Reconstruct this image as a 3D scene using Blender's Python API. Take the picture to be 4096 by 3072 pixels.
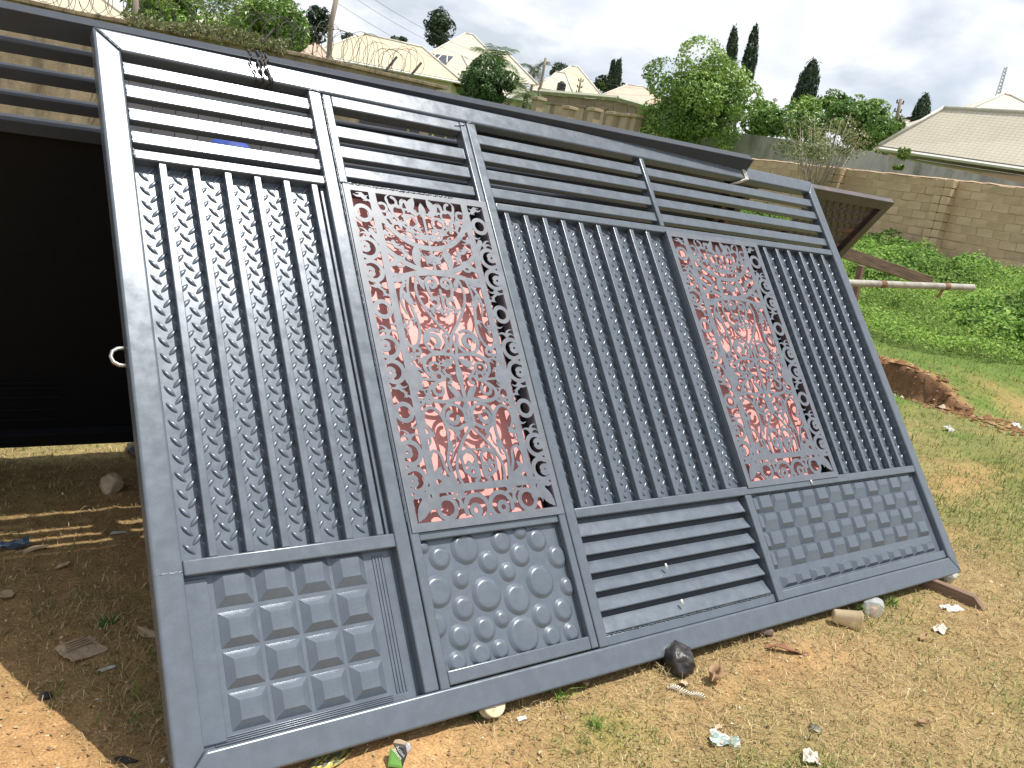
import bpy, bmesh, math, random
import numpy as np
from mathutils import Vector, Matrix

for o in list(bpy.data.objects):
    bpy.data.objects.remove(o, do_unlink=True)
SC = bpy.context.scene
COL = SC.collection
rad = math.radians

# ------------------------------------------------------------------ camera
CAM = np.array([-0.65757, -1.87042, 1.59909])
FWD = np.array([0.60378, 0.76956, -0.20791])
RIGHT = np.array([0.79696, -0.57713, 0.17825])
UPC = np.array([-0.01718, 0.27332, 0.96177])
FPX = 3458.0                      # focal length for a 4096 px wide frame
cd = bpy.data.cameras.new('camera')
cd.sensor_width = 36.0
cd.lens = 36.0 * FPX / 4096.0
cd.clip_start = 0.05
cd.clip_end = 3000
cam = bpy.data.objects.new('camera', cd)
COL.objects.link(cam)
M = Matrix(((RIGHT[0], UPC[0], -FWD[0], CAM[0]), (RIGHT[1], UPC[1], -FWD[1], CAM[1]),
            (RIGHT[2], UPC[2], -FWD[2], CAM[2]), (0, 0, 0, 1)))
cam.matrix_world = M
SC.camera = cam

# ------------------------------------------------------------------ sky and sun
SUN = np.array([0.283, -0.211, 0.9356]); SUN /= np.linalg.norm(SUN)
wd = bpy.data.worlds.new('World'); SC.world = wd; wd.use_nodes = True
nt = wd.node_tree; nt.nodes.clear()
def N(nt, typ, **kw):
    n = nt.nodes.new(typ)
    for k, v in kw.items():
        if hasattr(n, k): setattr(n, k, v)
        else: n.inputs[k].default_value = v
    return n
sky = N(nt, 'ShaderNodeTexSky'); sky.sky_type = 'NISHITA'; sky.sun_disc = False
sky.sun_elevation = math.asin(SUN[2]); sky.sun_rotation = math.atan2(SUN[0], SUN[1])
sky.air_density = 1.2; sky.dust_density = 2.2
tc = N(nt, 'ShaderNodeTexCoord')
sx = N(nt, 'ShaderNodeSeparateXYZ'); nt.links.new(tc.outputs['Generated'], sx.inputs[0])
zz = N(nt, 'ShaderNodeMath', operation='MAXIMUM'); nt.links.new(sx.outputs['Z'], zz.inputs[0]); zz.inputs[1].default_value = 0.0
za = N(nt, 'ShaderNodeMath', operation='ADD'); nt.links.new(zz.outputs[0], za.inputs[0]); za.inputs[1].default_value = 0.32
dx = N(nt, 'ShaderNodeMath', operation='DIVIDE'); nt.links.new(sx.outputs['X'], dx.inputs[0]); nt.links.new(za.outputs[0], dx.inputs[1])
dy = N(nt, 'ShaderNodeMath', operation='DIVIDE'); nt.links.new(sx.outputs['Y'], dy.inputs[0]); nt.links.new(za.outputs[0], dy.inputs[1])
cx = N(nt, 'ShaderNodeCombineXYZ'); nt.links.new(dx.outputs[0], cx.inputs[0]); nt.links.new(dy.outputs[0], cx.inputs[1]); nt.links.new(za.outputs[0], cx.inputs[2])
n1 = N(nt, 'ShaderNodeTexNoise'); n1.inputs['Scale'].default_value = 3.0; n1.inputs['Detail'].default_value = 9; n1.inputs['Roughness'].default_value = 0.52; n1.inputs['Distortion'].default_value = 0.25
nt.links.new(cx.outputs[0], n1.inputs['Vector'])
r1 = N(nt, 'ShaderNodeValToRGB'); r1.color_ramp.elements[0].position = 0.40; r1.color_ramp.elements[1].position = 0.54
r1.color_ramp.elements[0].color = (0.5, 0.5, 0.5, 1); nt.links.new(n1.outputs['Fac'], r1.inputs[0])
n2 = N(nt, 'ShaderNodeTexNoise'); n2.inputs['Scale'].default_value = 4.2; n2.inputs['Detail'].default_value = 8; n2.inputs['Roughness'].default_value = 0.5
mp = N(nt, 'ShaderNodeMapping'); mp.inputs['Location'].default_value = (3.7, 1.9, 0.4); nt.links.new(cx.outputs[0], mp.inputs[0]); nt.links.new(mp.outputs[0], n2.inputs['Vector'])
r2 = N(nt, 'ShaderNodeValToRGB')
r2.color_ramp.elements[0].position = 0.33; r2.color_ramp.elements[0].color = (6.7, 7.2, 8.2, 1)
r2.color_ramp.elements[1].position = 0.66; r2.color_ramp.elements[1].color = (9.6, 9.7, 9.9, 1)
nt.links.new(n2.outputs['Fac'], r2.inputs[0])
mx = N(nt, 'ShaderNodeMix', data_type='RGBA')
nt.links.new(r1.outputs[0], mx.inputs[0]); nt.links.new(sky.outputs[0], mx.inputs[6]); nt.links.new(r2.outputs[0], mx.inputs[7])
bgn = N(nt, 'ShaderNodeBackground'); bgn.inputs['Strength'].default_value = 0.098
nt.links.new(mx.outputs[2], bgn.inputs[0])
wo = N(nt, 'ShaderNodeOutputWorld'); nt.links.new(bgn.outputs[0], wo.inputs[0])

sl = bpy.data.lights.new('sun', 'SUN'); sl.energy = 5.0; sl.angle = rad(0.53); sl.color = (1.0, 0.955, 0.88)
so = bpy.data.objects.new('sun', sl); COL.objects.link(so)
so.rotation_euler = Vector(SUN).to_track_quat('Z', 'Y').to_euler(); so.location = (0, -3, 12)
SC.view_settings.view_transform = 'Standard'; SC.view_settings.look = 'None'
SC.view_settings.exposure = 0.3; SC.view_settings.gamma = 1.0
SC.view_settings.use_curve_mapping = False

# ------------------------------------------------------------------ helpers
def ray(px, py):
    return RIGHT * ((px - 2048) / FPX) - UPC * ((py - 1536) / FPX) + FWD
def pt(px, py, zc):
    return CAM + ray(px, py) * zc
def at_y(px, py, y):
    d = ray(px, py); return CAM + d * ((y - CAM[1]) / d[1])
def at_x(px, py, x):
    d = ray(px, py); return CAM + d * ((x - CAM[0]) / d[0])

def _hash(ix, iy, seed):
    h = (ix.astype(np.int64) * 374761393 + iy.astype(np.int64) * 668265263 + seed * 1442695041) & 0xffffffff
    h = ((h ^ (h >> 13)) * 1274126177) & 0xffffffff
    return ((h ^ (h >> 16)) & 0xffff) / 65535.0
def vnoise(x, y, seed=0):
    x = np.asarray(x, float); y = np.asarray(y, float)
    ix = np.floor(x); iy = np.floor(y); fx = x - ix; fy = y - iy
    fx = fx * fx * (3 - 2 * fx); fy = fy * fy * (3 - 2 * fy)
    a = _hash(ix, iy, seed); b = _hash(ix + 1, iy, seed); c = _hash(ix, iy + 1, seed); d = _hash(ix + 1, iy + 1, seed)
    return (a * (1 - fx) + b * fx) * (1 - fy) + (c * (1 - fx) + d * fx) * fy
def fbm(x, y, seed=0, octs=4):
    s = 0; a = 0.5; f = 1.0
    for k in range(octs):
        s = s + a * vnoise(x * f, y * f, seed + k * 17); a *= 0.5; f *= 2.03
    return s / (1 - 0.5 ** octs)
def sstep(a, b, x):
    t = np.clip((np.asarray(x, float) - a) / (b - a), 0, 1); return t * t * (3 - 2 * t)

def splus(v, k):
    return np.where(v / k > 20, v, k * np.log1p(np.exp(np.clip(v / k, -40, 20))))
def bank_x(y):
    return 9.05 + 0.16 * np.sin(y * 2.1) + 0.30 * (vnoise(y * 1.7, y * 0 + 3.3, 5) - .5) + 0.16 * (vnoise(y * 6.1, y * 0 + 1.3, 6) - .5) + 0.07 * (vnoise(y * 17, y * 0 + 1.3, 7) - .5) - 0.06 * (y - 3)
def bank_amp(y):
    return 0.28 * sstep(2.2, 3.1, y) * (1 - sstep(7.5, 10, y))
def height(x, y):
    x = np.asarray(x, float); y = np.asarray(y, float)
    h = 0.029 * np.clip(x, -40, 160) - 0.052
    h = h + 0.06 * splus(y - 4.5, 0.6) * (1 - 0.5 * sstep(60, 260, y)) + 0.064 * splus(x - 9.0, 0.5) * (1 - 0.45 * sstep(60, 200, x))
    d = x - bank_x(y)
    h = h + bank_amp(y) * sstep(-0.035, 0.045, d + 0.05 * (vnoise(x * 19, y * 19, 8) - .5)) * (1 - 0.55 * sstep(0.3, 4.5, d))
    h = h - 0.07 * bank_amp(y) / 0.28 * np.exp(-((d + 0.16) / 0.16) ** 2)
    h = h + 0.05 * (fbm(x * 0.7, y * 0.7, 3) - .5) * sstep(1.2, 6, np.hypot(x - 1, y)) * 2
    near = 1 - sstep(7, 14, np.hypot(x, y))
    h = h + near * (0.022 * (fbm(x * 3.1, y * 3.1, 11) - .5) + 0.014 * (fbm(x * 11, y * 11, 12, 3) - .5) + 0.008 * (vnoise(x * 34, y * 34, 14) - .5))
    return h
def hz(x, y): return float(height(np.array([x]), np.array([y]))[0])
def gpt(px, py):
    d = ray(px, py); z = 0.0
    for k in range(25):
        p = CAM + d * ((z - CAM[2]) / d[2]); z = 0.6 * z + 0.4 * hz(p[0], p[1])
    return p

def tag(o, label=None, cat=None, group=None, kind=None):
    if label: o['label'] = label
    if cat: o['category'] = cat
    if group: o['group'] = group
    if kind: o['kind'] = kind
    return o
def link(o, parent=None):
    COL.objects.link(o)
    if parent is not None: o.parent = parent
    return o
def empty(name, loc=(0, 0, 0), mat=None):
    o = bpy.data.objects.new(name, None); COL.objects.link(o); o.empty_display_size = 0.1
    if mat is not None: o.matrix_world = mat
    else: o.location = loc
    return o

def mesh_np(name, V, F, mat, parent=None, smooth=False, col=None, uv=None):
    """V (n,3); F: array (m,k) or list of arrays with equal k each."""
    V = np.ascontiguousarray(V, dtype=np.float32)
    Fs = F if isinstance(F, list) else [F]
    Fs = [np.asarray(f, dtype=np.int32) for f in Fs if len(f)]
    me = bpy.data.meshes.new(name)
    me.vertices.add(len(V)); me.vertices.foreach_set('co', V.ravel())
    nl = sum(f.size for f in Fs); npoly = sum(len(f) for f in Fs)
    me.loops.add(nl); me.polygons.add(npoly)
    me.loops.foreach_set('vertex_index', np.concatenate([f.ravel() for f in Fs]))
    st = []; off = 0
    for f in Fs:
        st.append(off + np.arange(len(f)) * f.shape[1]); off += f.size
    me.polygons.foreach_set('loop_start', np.concatenate(st).astype(np.int32))
    me.polygons.foreach_set('use_smooth', np.full(npoly, smooth, dtype=bool))
    if col is not None:
        ca = me.color_attributes.new('Col', 'FLOAT_COLOR', 'POINT')
        c4 = np.ones((len(V), 4), np.float32); c4[:, :3] = col
        ca.data.foreach_set('color', c4.ravel())
    if uv is not None:
        ul = me.uv_layers.new(name='UVMap')
        idx = np.concatenate([f.ravel() for f in Fs])
        ul.data.foreach_set('uv', np.asarray(uv, np.float32)[idx].ravel())
    me.update(calc_edges=True); me.validate()
    me.materials.append(mat)
    o = bpy.data.objects.new(name, me); link(o, parent)
    return o

class MB:
    def __init__(s): s.v = []; s.f = []
    def add(s, V, F):
        b = len(s.v); s.v.extend([tuple(map(float, p)) for p in V]); s.f.extend([tuple(i + b for i in f) for f in F]); return s
    def box(s, x0, x1, y0, y1, z0, z1):
        V = [(x0, y0, z0), (x1, y0, z0), (x1, y1, z0), (x0, y1, z0), (x0, y0, z1), (x1, y0, z1), (x1, y1, z1), (x0, y1, z1)]
        F = [(0, 3, 2, 1), (4, 5, 6, 7), (0, 1, 5, 4), (1, 2, 6, 5), (2, 3, 7, 6), (3, 0, 4, 7)]
        return s.add(V, F)
    def tube(s, P, r, n=8, cap=True):
        P = [np.array(p, float) for p in P]; R_ = r if hasattr(r, '__len__') else [r] * len(P)
        V = []; F = []; ref = None
        for i, p in enumerate(P):
            d = P[min(i + 1, len(P) - 1)] - P[max(i - 1, 0)]; d /= (np.linalg.norm(d) + 1e-9)
            if ref is None or abs(ref @ d) > 0.95:
                ref = np.array([0, 0, 1.0]) if abs(d[2]) < 0.9 else np.array([1.0, 0, 0])
            a = np.cross(d, ref); a /= np.linalg.norm(a); b = np.cross(d, a); ref = -b if False else ref
            for k in range(n):
                t = 2 * math.pi * k / n; V.append(p + R_[i] * (math.cos(t) * a + math.sin(t) * b))
        for i in range(len(P) - 1):
            for k in range(n):
                k2 = (k + 1) % n; F.append((i * n + k, i * n + k2, (i + 1) * n + k2, (i + 1) * n + k))
        if cap: F.append(tuple(range(n))[::-1]); F.append(tuple((len(P) - 1) * n + k for k in range(n)))
        return s.add(V, F)
    def prism(s, poly, z0, z1):
        n = len(poly); V = [(p[0], p[1], z0) for p in poly] + [(p[0], p[1], z1) for p in poly]
        F = [tuple(range(n))[::-1], tuple(range(n, 2 * n))] + [(i, (i + 1) % n, n + (i + 1) % n, n + i) for i in range(n)]
        return s.add(V, F)
    def build(s, name, mat, parent=None, bevel=0, seg=2, smooth=False, fixn=True):
        me = bpy.data.meshes.new(name); bm = bmesh.new()
        vs = [bm.verts.new(p) for p in s.v]
        for f in s.f:
            try: bm.faces.new([vs[i] for i in f])
            except ValueError: pass
        if fixn: bmesh.ops.recalc_face_normals(bm, faces=bm.faces)
        for f in bm.faces: f.smooth = bool(smooth)
        if bevel:
            rb = bmesh.ops.bevel(bm, geom=[e for e in bm.edges if e.calc_face_angle(0) > 0.6], offset=bevel, segments=seg, affect='EDGES', profile=0.6, clamp_overlap=True)
            for f in rb['faces']: f.smooth = True
        bm.to_mesh(me); bm.free(); me.materials.append(mat)
        o = bpy.data.objects.new(name, me); link(o, parent); return o
def boxo(name, mat, parent, x0, x1, y0, y1, z0, z1, bevel=0.003, seg=2):
    return MB().box(x0, x1, y0, y1, z0, z1).build(name, mat, parent, bevel, seg)

# ------------------------------------------------------------------ materials
def newmat(name):
    m = bpy.data.materials.new(name); m.use_nodes = True
    return m, m.node_tree, m.node_tree.nodes['Principled BSDF']
def ramp(nt, fac, stops):
    r = nt.nodes.new('ShaderNodeValToRGB'); els = r.color_ramp.elements
    while len(els) < len(stops): els.new(0.5)
    for e, (p, c) in zip(els, stops):
        e.position = p; e.color = (*c, 1) if len(c) == 3 else c
    nt.links.new(fac, r.inputs[0]); return r.outputs[0]
def noise(nt, scale, detail=5, rough=0.55, coord='Object', stretch=None, dist=0):
    t = nt.nodes.new('ShaderNodeTexCoord'); src = t.outputs[coord]
    if stretch:
        mpn = nt.nodes.new('ShaderNodeMapping'); mpn.inputs['Scale'].default_value = stretch; nt.links.new(src, mpn.inputs[0]); src = mpn.outputs[0]
    n = nt.nodes.new('ShaderNodeTexNoise'); n.inputs['Scale'].default_value = scale; n.inputs['Detail'].default_value = detail
    n.inputs['Roughness'].default_value = rough; n.inputs['Distortion'].default_value = dist
    nt.links.new(src, n.inputs['Vector']); return n.outputs['Fac']
def bump(nt, h, strength, dist, prev=None):
    b = nt.nodes.new('ShaderNodeBump'); b.inputs['Strength'].default_value = strength; b.inputs['Distance'].default_value = dist
    nt.links.new(h, b.inputs['Height'])
    if prev: nt.links.new(prev, b.inputs['Normal'])
    return b.outputs[0]
def mixc(nt, fac, a, b, mode='MIX'):
    m = nt.nodes.new('ShaderNodeMix'); m.data_type = 'RGBA'; m.blend_type = mode
    for s, v in ((0, fac), (6, a), (7, b)):
        if hasattr(v, 'is_output'): nt.links.new(v, m.inputs[s])
        elif isinstance(v, (int, float)): m.inputs[s].default_value = v
        else: m.inputs[s].default_value = (*v, 1)
    return m.outputs[2]
def simple(name, c1, c2, scale=8, rough=0.7, bstr=0.2, bdist=0.01, detail=6, coord='Object', stretch=None, spec=0.5, metal=0.0):
    m, nt, p = newmat(name); n = noise(nt, scale, detail, coord=coord, stretch=stretch)
    nt.links.new(ramp(nt, n, [(0.3, c1), (0.7, c2)]), p.inputs['Base Color'])
    p.inputs['Roughness'].default_value = rough; p.inputs['Specular IOR Level'].default_value = spec; p.inputs['Metallic'].default_value = metal
    if bstr: nt.links.new(bump(nt, n, bstr, bdist), p.inputs['Normal'])
    return m
def paint(name, c, rough=0.3, wav=0.25, coat=0.0, dust=0.0, metal=0.0):
    m, nt, p = newmat(name); p.inputs['Metallic'].default_value = metal
    big = noise(nt, 3.2, 3, 0.5); mid = noise(nt, 19, 4, 0.6); fine = noise(nt, 420, 2, 0.5)
    c = np.array(c)
    base = ramp(nt, mid, [(0.25, tuple(c * 0.9)), (0.75, tuple(c * 1.1))])
    if dust:
        dn_ = noise(nt, 7, 7, 0.65)
        base = mixc(nt, ramp(nt, dn_, [(0.52, (0, 0, 0)), (0.75, (dust, dust, dust))]), base, (0.24, 0.19, 0.14))
    nt.links.new(base, p.inputs['Base Color'])
    nt.links.new(ramp(nt, mid, [(0.3, (rough * 0.82,) * 3), (0.75, (rough * 1.25,) * 3)]), p.inputs['Roughness'])
    p.inputs['Coat Weight'].default_value = coat; p.inputs['Coat Roughness'].default_value = 0.12
    b = bump(nt, big, wav, 0.012); b = bump(nt, mid, wav * 0.3, 0.002, b); b = bump(nt, fine, 0.06, 0.0003, b)
    nt.links.new(b, p.inputs['Normal'])
    return m
PAINT = paint('grey_enamel_paint', (0.108, 0.129, 0.155), 0.265, 0.08, 0.0, 0.04, 0.22)
PAINT2 = paint('grey_enamel_paint_sheet', (0.108, 0.131, 0.161), 0.275, 0.11, 0.0, 0.05, 0.22)
PAINTO = paint('grey_enamel_paint_plate', (0.112, 0.126, 0.150), 0.38, 0.10, 0.0, 0.12, 0.12)
SHADEP = paint('shade_darkened_paint', (0.048, 0.055, 0.067), 0.36, 0.1, 0.0, 0.0, 0.0)  # grey gate paint made darker, shade put into the colour
SHADEP.node_tree.nodes['Principled BSDF'].inputs['Specular IOR Level'].default_value = 0.15
SHADES = paint('shade_black_sheet', (0.008, 0.009, 0.0115), 0.6, 0.2)  # near-black colour standing in for deep shade
SHADES.node_tree.nodes['Principled BSDF'].inputs['Specular IOR Level'].default_value = 0.15
PINK = paint('salmon_pink_paint', (0.74, 0.31, 0.285), 0.5, 0.15)
COPPER = None
def mk_copper():
    m, nt, p = newmat('brown_copper_paint')
    n = noise(nt, 5, 6, 0.6); n2_ = noise(nt, 3, 4, 0.6, stretch=(1, 6, 1))
    a = ramp(nt, n, [(0.3, (0.042, 0.034, 0.036)), (0.7, (0.085, 0.068, 0.07))])
    nt.links.new(mixc(nt, ramp(nt, n2_, [(0.58, (0, 0, 0)), (0.72, (0.75,) * 3)]), a, (0.24, 0.09, 0.055)), p.inputs['Base Color'])
    p.inputs['Roughness'].default_value = 0.42; nt.links.new(bump(nt, n, 0.15, 0.004), p.inputs['Normal']); return m
COPPER = mk_copper()
STEEL = simple('bare_steel', (0.33, 0.32, 0.30), (0.5, 0.49, 0.46), 60, 0.38, 0.15, 0.001, metal=0.8)
PIPE = simple('weathered_pipe', (0.20, 0.185, 0.155), (0.40, 0.38, 0.33), 14, 0.55, 0.15, 0.002)
RUST = simple('rust', (0.12, 0.05, 0.025), (0.26, 0.12, 0.06), 25, 0.85, 0.3, 0.003)
WOODD = simple('weathered_wood', (0.085, 0.055, 0.035), (0.20, 0.14, 0.09), 7, 0.85, 0.5, 0.006, stretch=(1, 9, 9))
WOODB = simple('brown_plank_wood', (0.11, 0.065, 0.04), (0.21, 0.135, 0.09), 6, 0.8, 0.5, 0.006, stretch=(1, 10, 10))
NYLON = simple('cream_nylon', (0.50, 0.42, 0.27), (0.62, 0.54, 0.38), 30, 0.45, 0.05, 0.001)
RUBBER = simple('grey_rubber_strip', (0.028, 0.027, 0.027), (0.06, 0.057, 0.055), 40, 0.7, 0.3, 0.002)
TIEW = simple('white_tie_wire', (0.55, 0.53, 0.46), (0.72, 0.70, 0.62), 40, 0.5, 0.1, 0.001)

def attr_mat(name, rough=0.75, transl=0.0, spec=0.3, var=0.0, vscale=30, bumpd=0.0):
    m, nt, p = newmat(name)
    a = nt.nodes.new('ShaderNodeAttribute'); a.attribute_name = 'Col'; src = a.outputs['Color']
    if var:
        n = noise(nt, vscale, 7, 0.65)
        src = mixc(nt, 1.0, src, ramp(nt, n, [(0.25, (1 - var,) * 3), (0.75, (1 + var,) * 3)]), 'MULTIPLY')
        if bumpd: nt.links.new(bump(nt, n, 0.5, bumpd), p.inputs['Normal'])
    nt.links.new(src, p.inputs['Base Color']); p.inputs['Roughness'].default_value = rough; p.inputs['Specular IOR Level'].default_value = spec
    if transl:
        out = nt.nodes['Material Output']; t = nt.nodes.new('ShaderNodeBsdfTranslucent'); nt.links.new(src, t.inputs['Color'])
        ms = nt.nodes.new('ShaderNodeMixShader'); ms.inputs[0].default_value = transl
        nt.links.new(p.outputs[0], ms.inputs[1]); nt.links.new(t.outputs[0], ms.inputs[2]); nt.links.new(ms.outputs[0], out.inputs['Surface'])
    return m
LEAF = attr_mat('leaf', 0.42, 0.28, 0.5)
BLADE = attr_mat('grass_blade', 0.6, 0.2, 0.3)
BARK = simple('bark', (0.10, 0.08, 0.06), (0.22, 0.18, 0.14), 12, 0.9, 0.5, 0.02, stretch=(3, 3, 1))

# ------------------------------------------------------------------ ground
def mk_ground():
    m, nt, p = newmat('soil_and_grass')
    a = nt.nodes.new('ShaderNodeAttribute'); a.attribute_name = 'Col'; src = a.outputs['Color']
    n1_ = noise(nt, 14, 8, 0.68); n2_ = noise(nt, 130, 4, 0.6); n3_ = noise(nt, 2.2, 5, 0.6)
    c = mixc(nt, 1.0, src, ramp(nt, n1_, [(0.25, (0.62, 0.60, 0.58)), (0.5, (1, 1, 1)), (0.78, (1.3, 1.28, 1.25))]), 'MULTIPLY')
    c = mixc(nt, 1.0, c, ramp(nt, n2_, [(0.3, (0.62, 0.60, 0.57)), (0.55, (1.0, 1.0, 1.0)), (0.74, (1.42, 1.40, 1.38))]), 'MULTIPLY')
    c = mixc(nt, 1.0, c, ramp(nt, n3_, [(0.3, (0.86, 0.85, 0.84)), (0.7, (1.12, 1.12, 1.12))]), 'MULTIPLY')
    nt.links.new(c, p.inputs['Base Color']); p.inputs['Roughness'].default_value = 0.95; p.inputs['Specular IOR Level'].default_value = 0.15
    b = bump(nt, n1_, 0.7, 0.02); b = bump(nt, n2_, 0.75, 0.006, b); nt.links.new(b, p.inputs['Normal']); return m
GROUND = mk_ground()
def axis(segs):
    out = []
    for a, b, st in segs: out.append(np.arange(a, b, st))
    return np.concatenate(out)
gx = axis([(-300, -60, 40), (-60, -12, 6), (-12, -2, 1.0), (-2, -1.1, 0.1), (-1.1, 5.4, 0.024), (5.4, 8.6, 0.06), (8.6, 9.9, 0.03), (9.9, 25, 0.2), (25, 60, 1.5), (60, 200, 10), (200, 601, 50)])
gy = axis([(-200, -40, 40), (-40, -6, 4), (-6, -1.6, 0.3), (-1.6, 2.8, 0.024), (2.8, 6, 0.06), (6, 26, 0.25), (26, 70, 2), (70, 200, 10), (200, 601, 50)])
GX, GY = np.meshgrid(gx, gy, indexing='ij')
GZ = height(GX, GY)
SAND = np.array([0.42, 0.255, 0.118]); DRY = np.array([0.295, 0.208, 0.102]); GREEN = np.array([0.105, 0.165, 0.035]); SHADED_RED = np.array([0.18, 0.10, 0.055])
def veg_masks(x, y):
    """grassiness 0..1 and greenness 0..1 of the plot"""
    d = np.hypot(x - 0.15, (y + 0.05) * 1.0)
    bare = np.exp(-((x - 0.35) / 0.75) ** 2 - ((y + 0.10) / 0.42) ** 2) + np.exp(-((x + 0.45) / 0.30) ** 2 - ((y - 0.35) / 0.42) ** 2) * 1.2 \
        + 0.62 * np.exp(-((x - 2.25) / 0.5) ** 2 - ((y + 0.18) / 0.12) ** 2) + 0.25 * np.exp(-((x - 2.6) / 0.5) ** 2 - ((y + 0.65) / 0.18) ** 2)
    bare = bare + 0.45 * np.exp(-((x - 6.2) / 0.9) ** 2 - ((y - 1.0) / 0.25) ** 2) + 0.8 * np.exp(-((x - 10.1) / 0.5) ** 2 - ((y - 1.8) / 0.7) ** 2)
    g = np.clip(1.05 - bare * 1.25 + 0.75 * (fbm(x * 2.3, y * 2.3, 21) - .5) + 0.5 * (fbm(x * 8, y * 8, 22) - 0.5), 0, 1)
    g = g * (1 - 0.35 * sstep(1.6, 0.6, x) * sstep(0.1, 0.5, y) * (1 - sstep(1.9, 2.4, y)))
    dd = x - bank_x(y)
    g = g * (1 - 0.95 * np.exp(-((dd - 0.05) / 0.16) ** 2) * (bank_amp(y) > 0.06))
    far = sstep(3.6, 8.0, x + 0.35 * y)
    gr = np.clip(0.03 + 0.09 * sstep(1.5, 3.0, x) + 0.60 * far + (0.55 + 0.4 * far) * (fbm(x * 1.6 + 5, y * 1.6, 31) - .5) + 0.45 * sstep(2.2, 3.2, y), 0, 1)
    gr = np.clip(gr + 0.75 * np.exp(-((x - 1.3) / 0.16) ** 2 - ((y + 0.20) / 0.10) ** 2) + 0.5 * np.exp(-((x - 1.55) / 0.3) ** 2 - ((y + 0.62) / 0.10) ** 2)
                 + 0.45 * np.exp(-((x - 3.2) / 0.35) ** 2 - ((y + 0.95) / 0.35) ** 2), 0, 1)
    return g, gr
gm, gg = veg_masks(GX, GY)
gc = SAND * (1 - gm)[..., None] + (DRY * (1 - gg)[..., None] + GREEN * gg[..., None]) * gm[..., None]
ddx = GX - bank_x(GY); bk = np.exp(-((ddx - 0.02) / 0.13) ** 2) * (bank_amp(GY) > 0.03)
gc = gc * (1 - bk)[..., None] + SHADED_RED * bk[..., None]  # bank face: red soil, darkened to imitate the overhang's shadow
ni, nj = GX.shape
idx = np.arange(ni * nj).reshape(ni, nj)
GF = np.stack([idx[:-1, :-1], idx[1:, :-1], idx[1:, 1:], idx[:-1, 1:]], -1).reshape(-1, 4)
ground = mesh_np('ground', np.stack([GX, GY, GZ], -1).reshape(-1, 3), GF, GROUND, smooth=True, col=gc.reshape(-1, 3))
tag(ground, 'sandy soil with dry grass sloping up to the back', None, None, 'structure')

# ------------------------------------------------------------------ the grey gate
GM = Matrix(((0.99958, -0.02297, -0.01774, 0), (0, 0.61119, -0.79148, 0), (0.02902, 0.79115, 0.61093, 0), (0, 0, 0, 1)))
gate = empty('sliding_gate', mat=GM)
tag(gate, 'wide blue-grey metal sliding gate leaning back, with two pink-backed scroll panels', 'gate')
W, H = 4.015, 2.4
FD = -0.052                      # depth of the frame tubes
def gpart(name, s0, s1, t0, t1, n0=FD, n1=0.0, mat=PAINT, bevel=0.005, seg=2, parent=gate):
    return boxo(name, mat, parent, s0, s1, t0, t1, n0, n1, bevel, seg)
def mitre(name, poly):
    return MB().prism(poly, FD, 0.0).build(name, PAINT, gate, 0.009, 3)
fw = 0.082
mitre('frame_rail', [(0.0005, H), (W - 0.0005, H), (W - 0.07, H - fw), (fw, H - fw)])
mitre('frame_rail', [(0.0005, 0), (W - 0.0005, 0), (W - 0.07, 0.09), (fw, 0.09)])
mitre('frame_stile', [(0, 0.0005), (0, H - 0.0005), (fw - 0.0005, H - fw - 0.0005), (fw - 0.0005, 0.0905)])
mitre('frame_stile', [(W, 0.0005), (W, H - 0.0005), (W - 0.0695, H - fw - 0.0005), (W - 0.0695, 0.0905)])
R0 = W - 0.07
# inner stiles and rails
gpart('stile', 0.745, 0.7965, 0.0905, 2.3175, n1=-0.002)
gpart('stile', 1.467, 1.513, 0.0905, 2.3175, n1=-0.002)
gpart('short_post', 2.512, 2.541, 1.926, 2.3175, n1=-0.003)
gpart('stile', 2.498, 2.541, 0.0905, 0.560, n1=-0.003)
gpart('rail', 0.0825, 0.7445, 1.900, 1.937, n1=-0.003)
gpart('rail', 0.0825, 0.7445, 0.548, 0.593, n1=-0.003)
gpart('rail', 1.5135, R0, 1.889, 1.9255, n1=-0.003)
gpart('rail', 1.5135, R0, 0.5605, 0.599, n1=-0.003)
# slats
def slats(s0, s1, ts, parent=gate):
    for k, (a, b) in enumerate(ts):
        gpart('slat', s0 - 0.0005, s1 + 0.0005, a, b, -0.044, -0.013, PAINT, 0.004, 2, parent)
slats(0.083, 0.7445, [(2.236, 2.287), (2.146, 2.197), (2.055, 2.104), (1.967, 2.015)])
slats(1.514, 2.5115, [(2.224, 2.273), (2.137, 2.186), (2.047, 2.095), (1.957, 2.005)])
slats(2.5415, R0, [(2.224, 2.273), (2.137, 2.186), (2.047, 2.095), (1.957, 2.005)])

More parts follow.
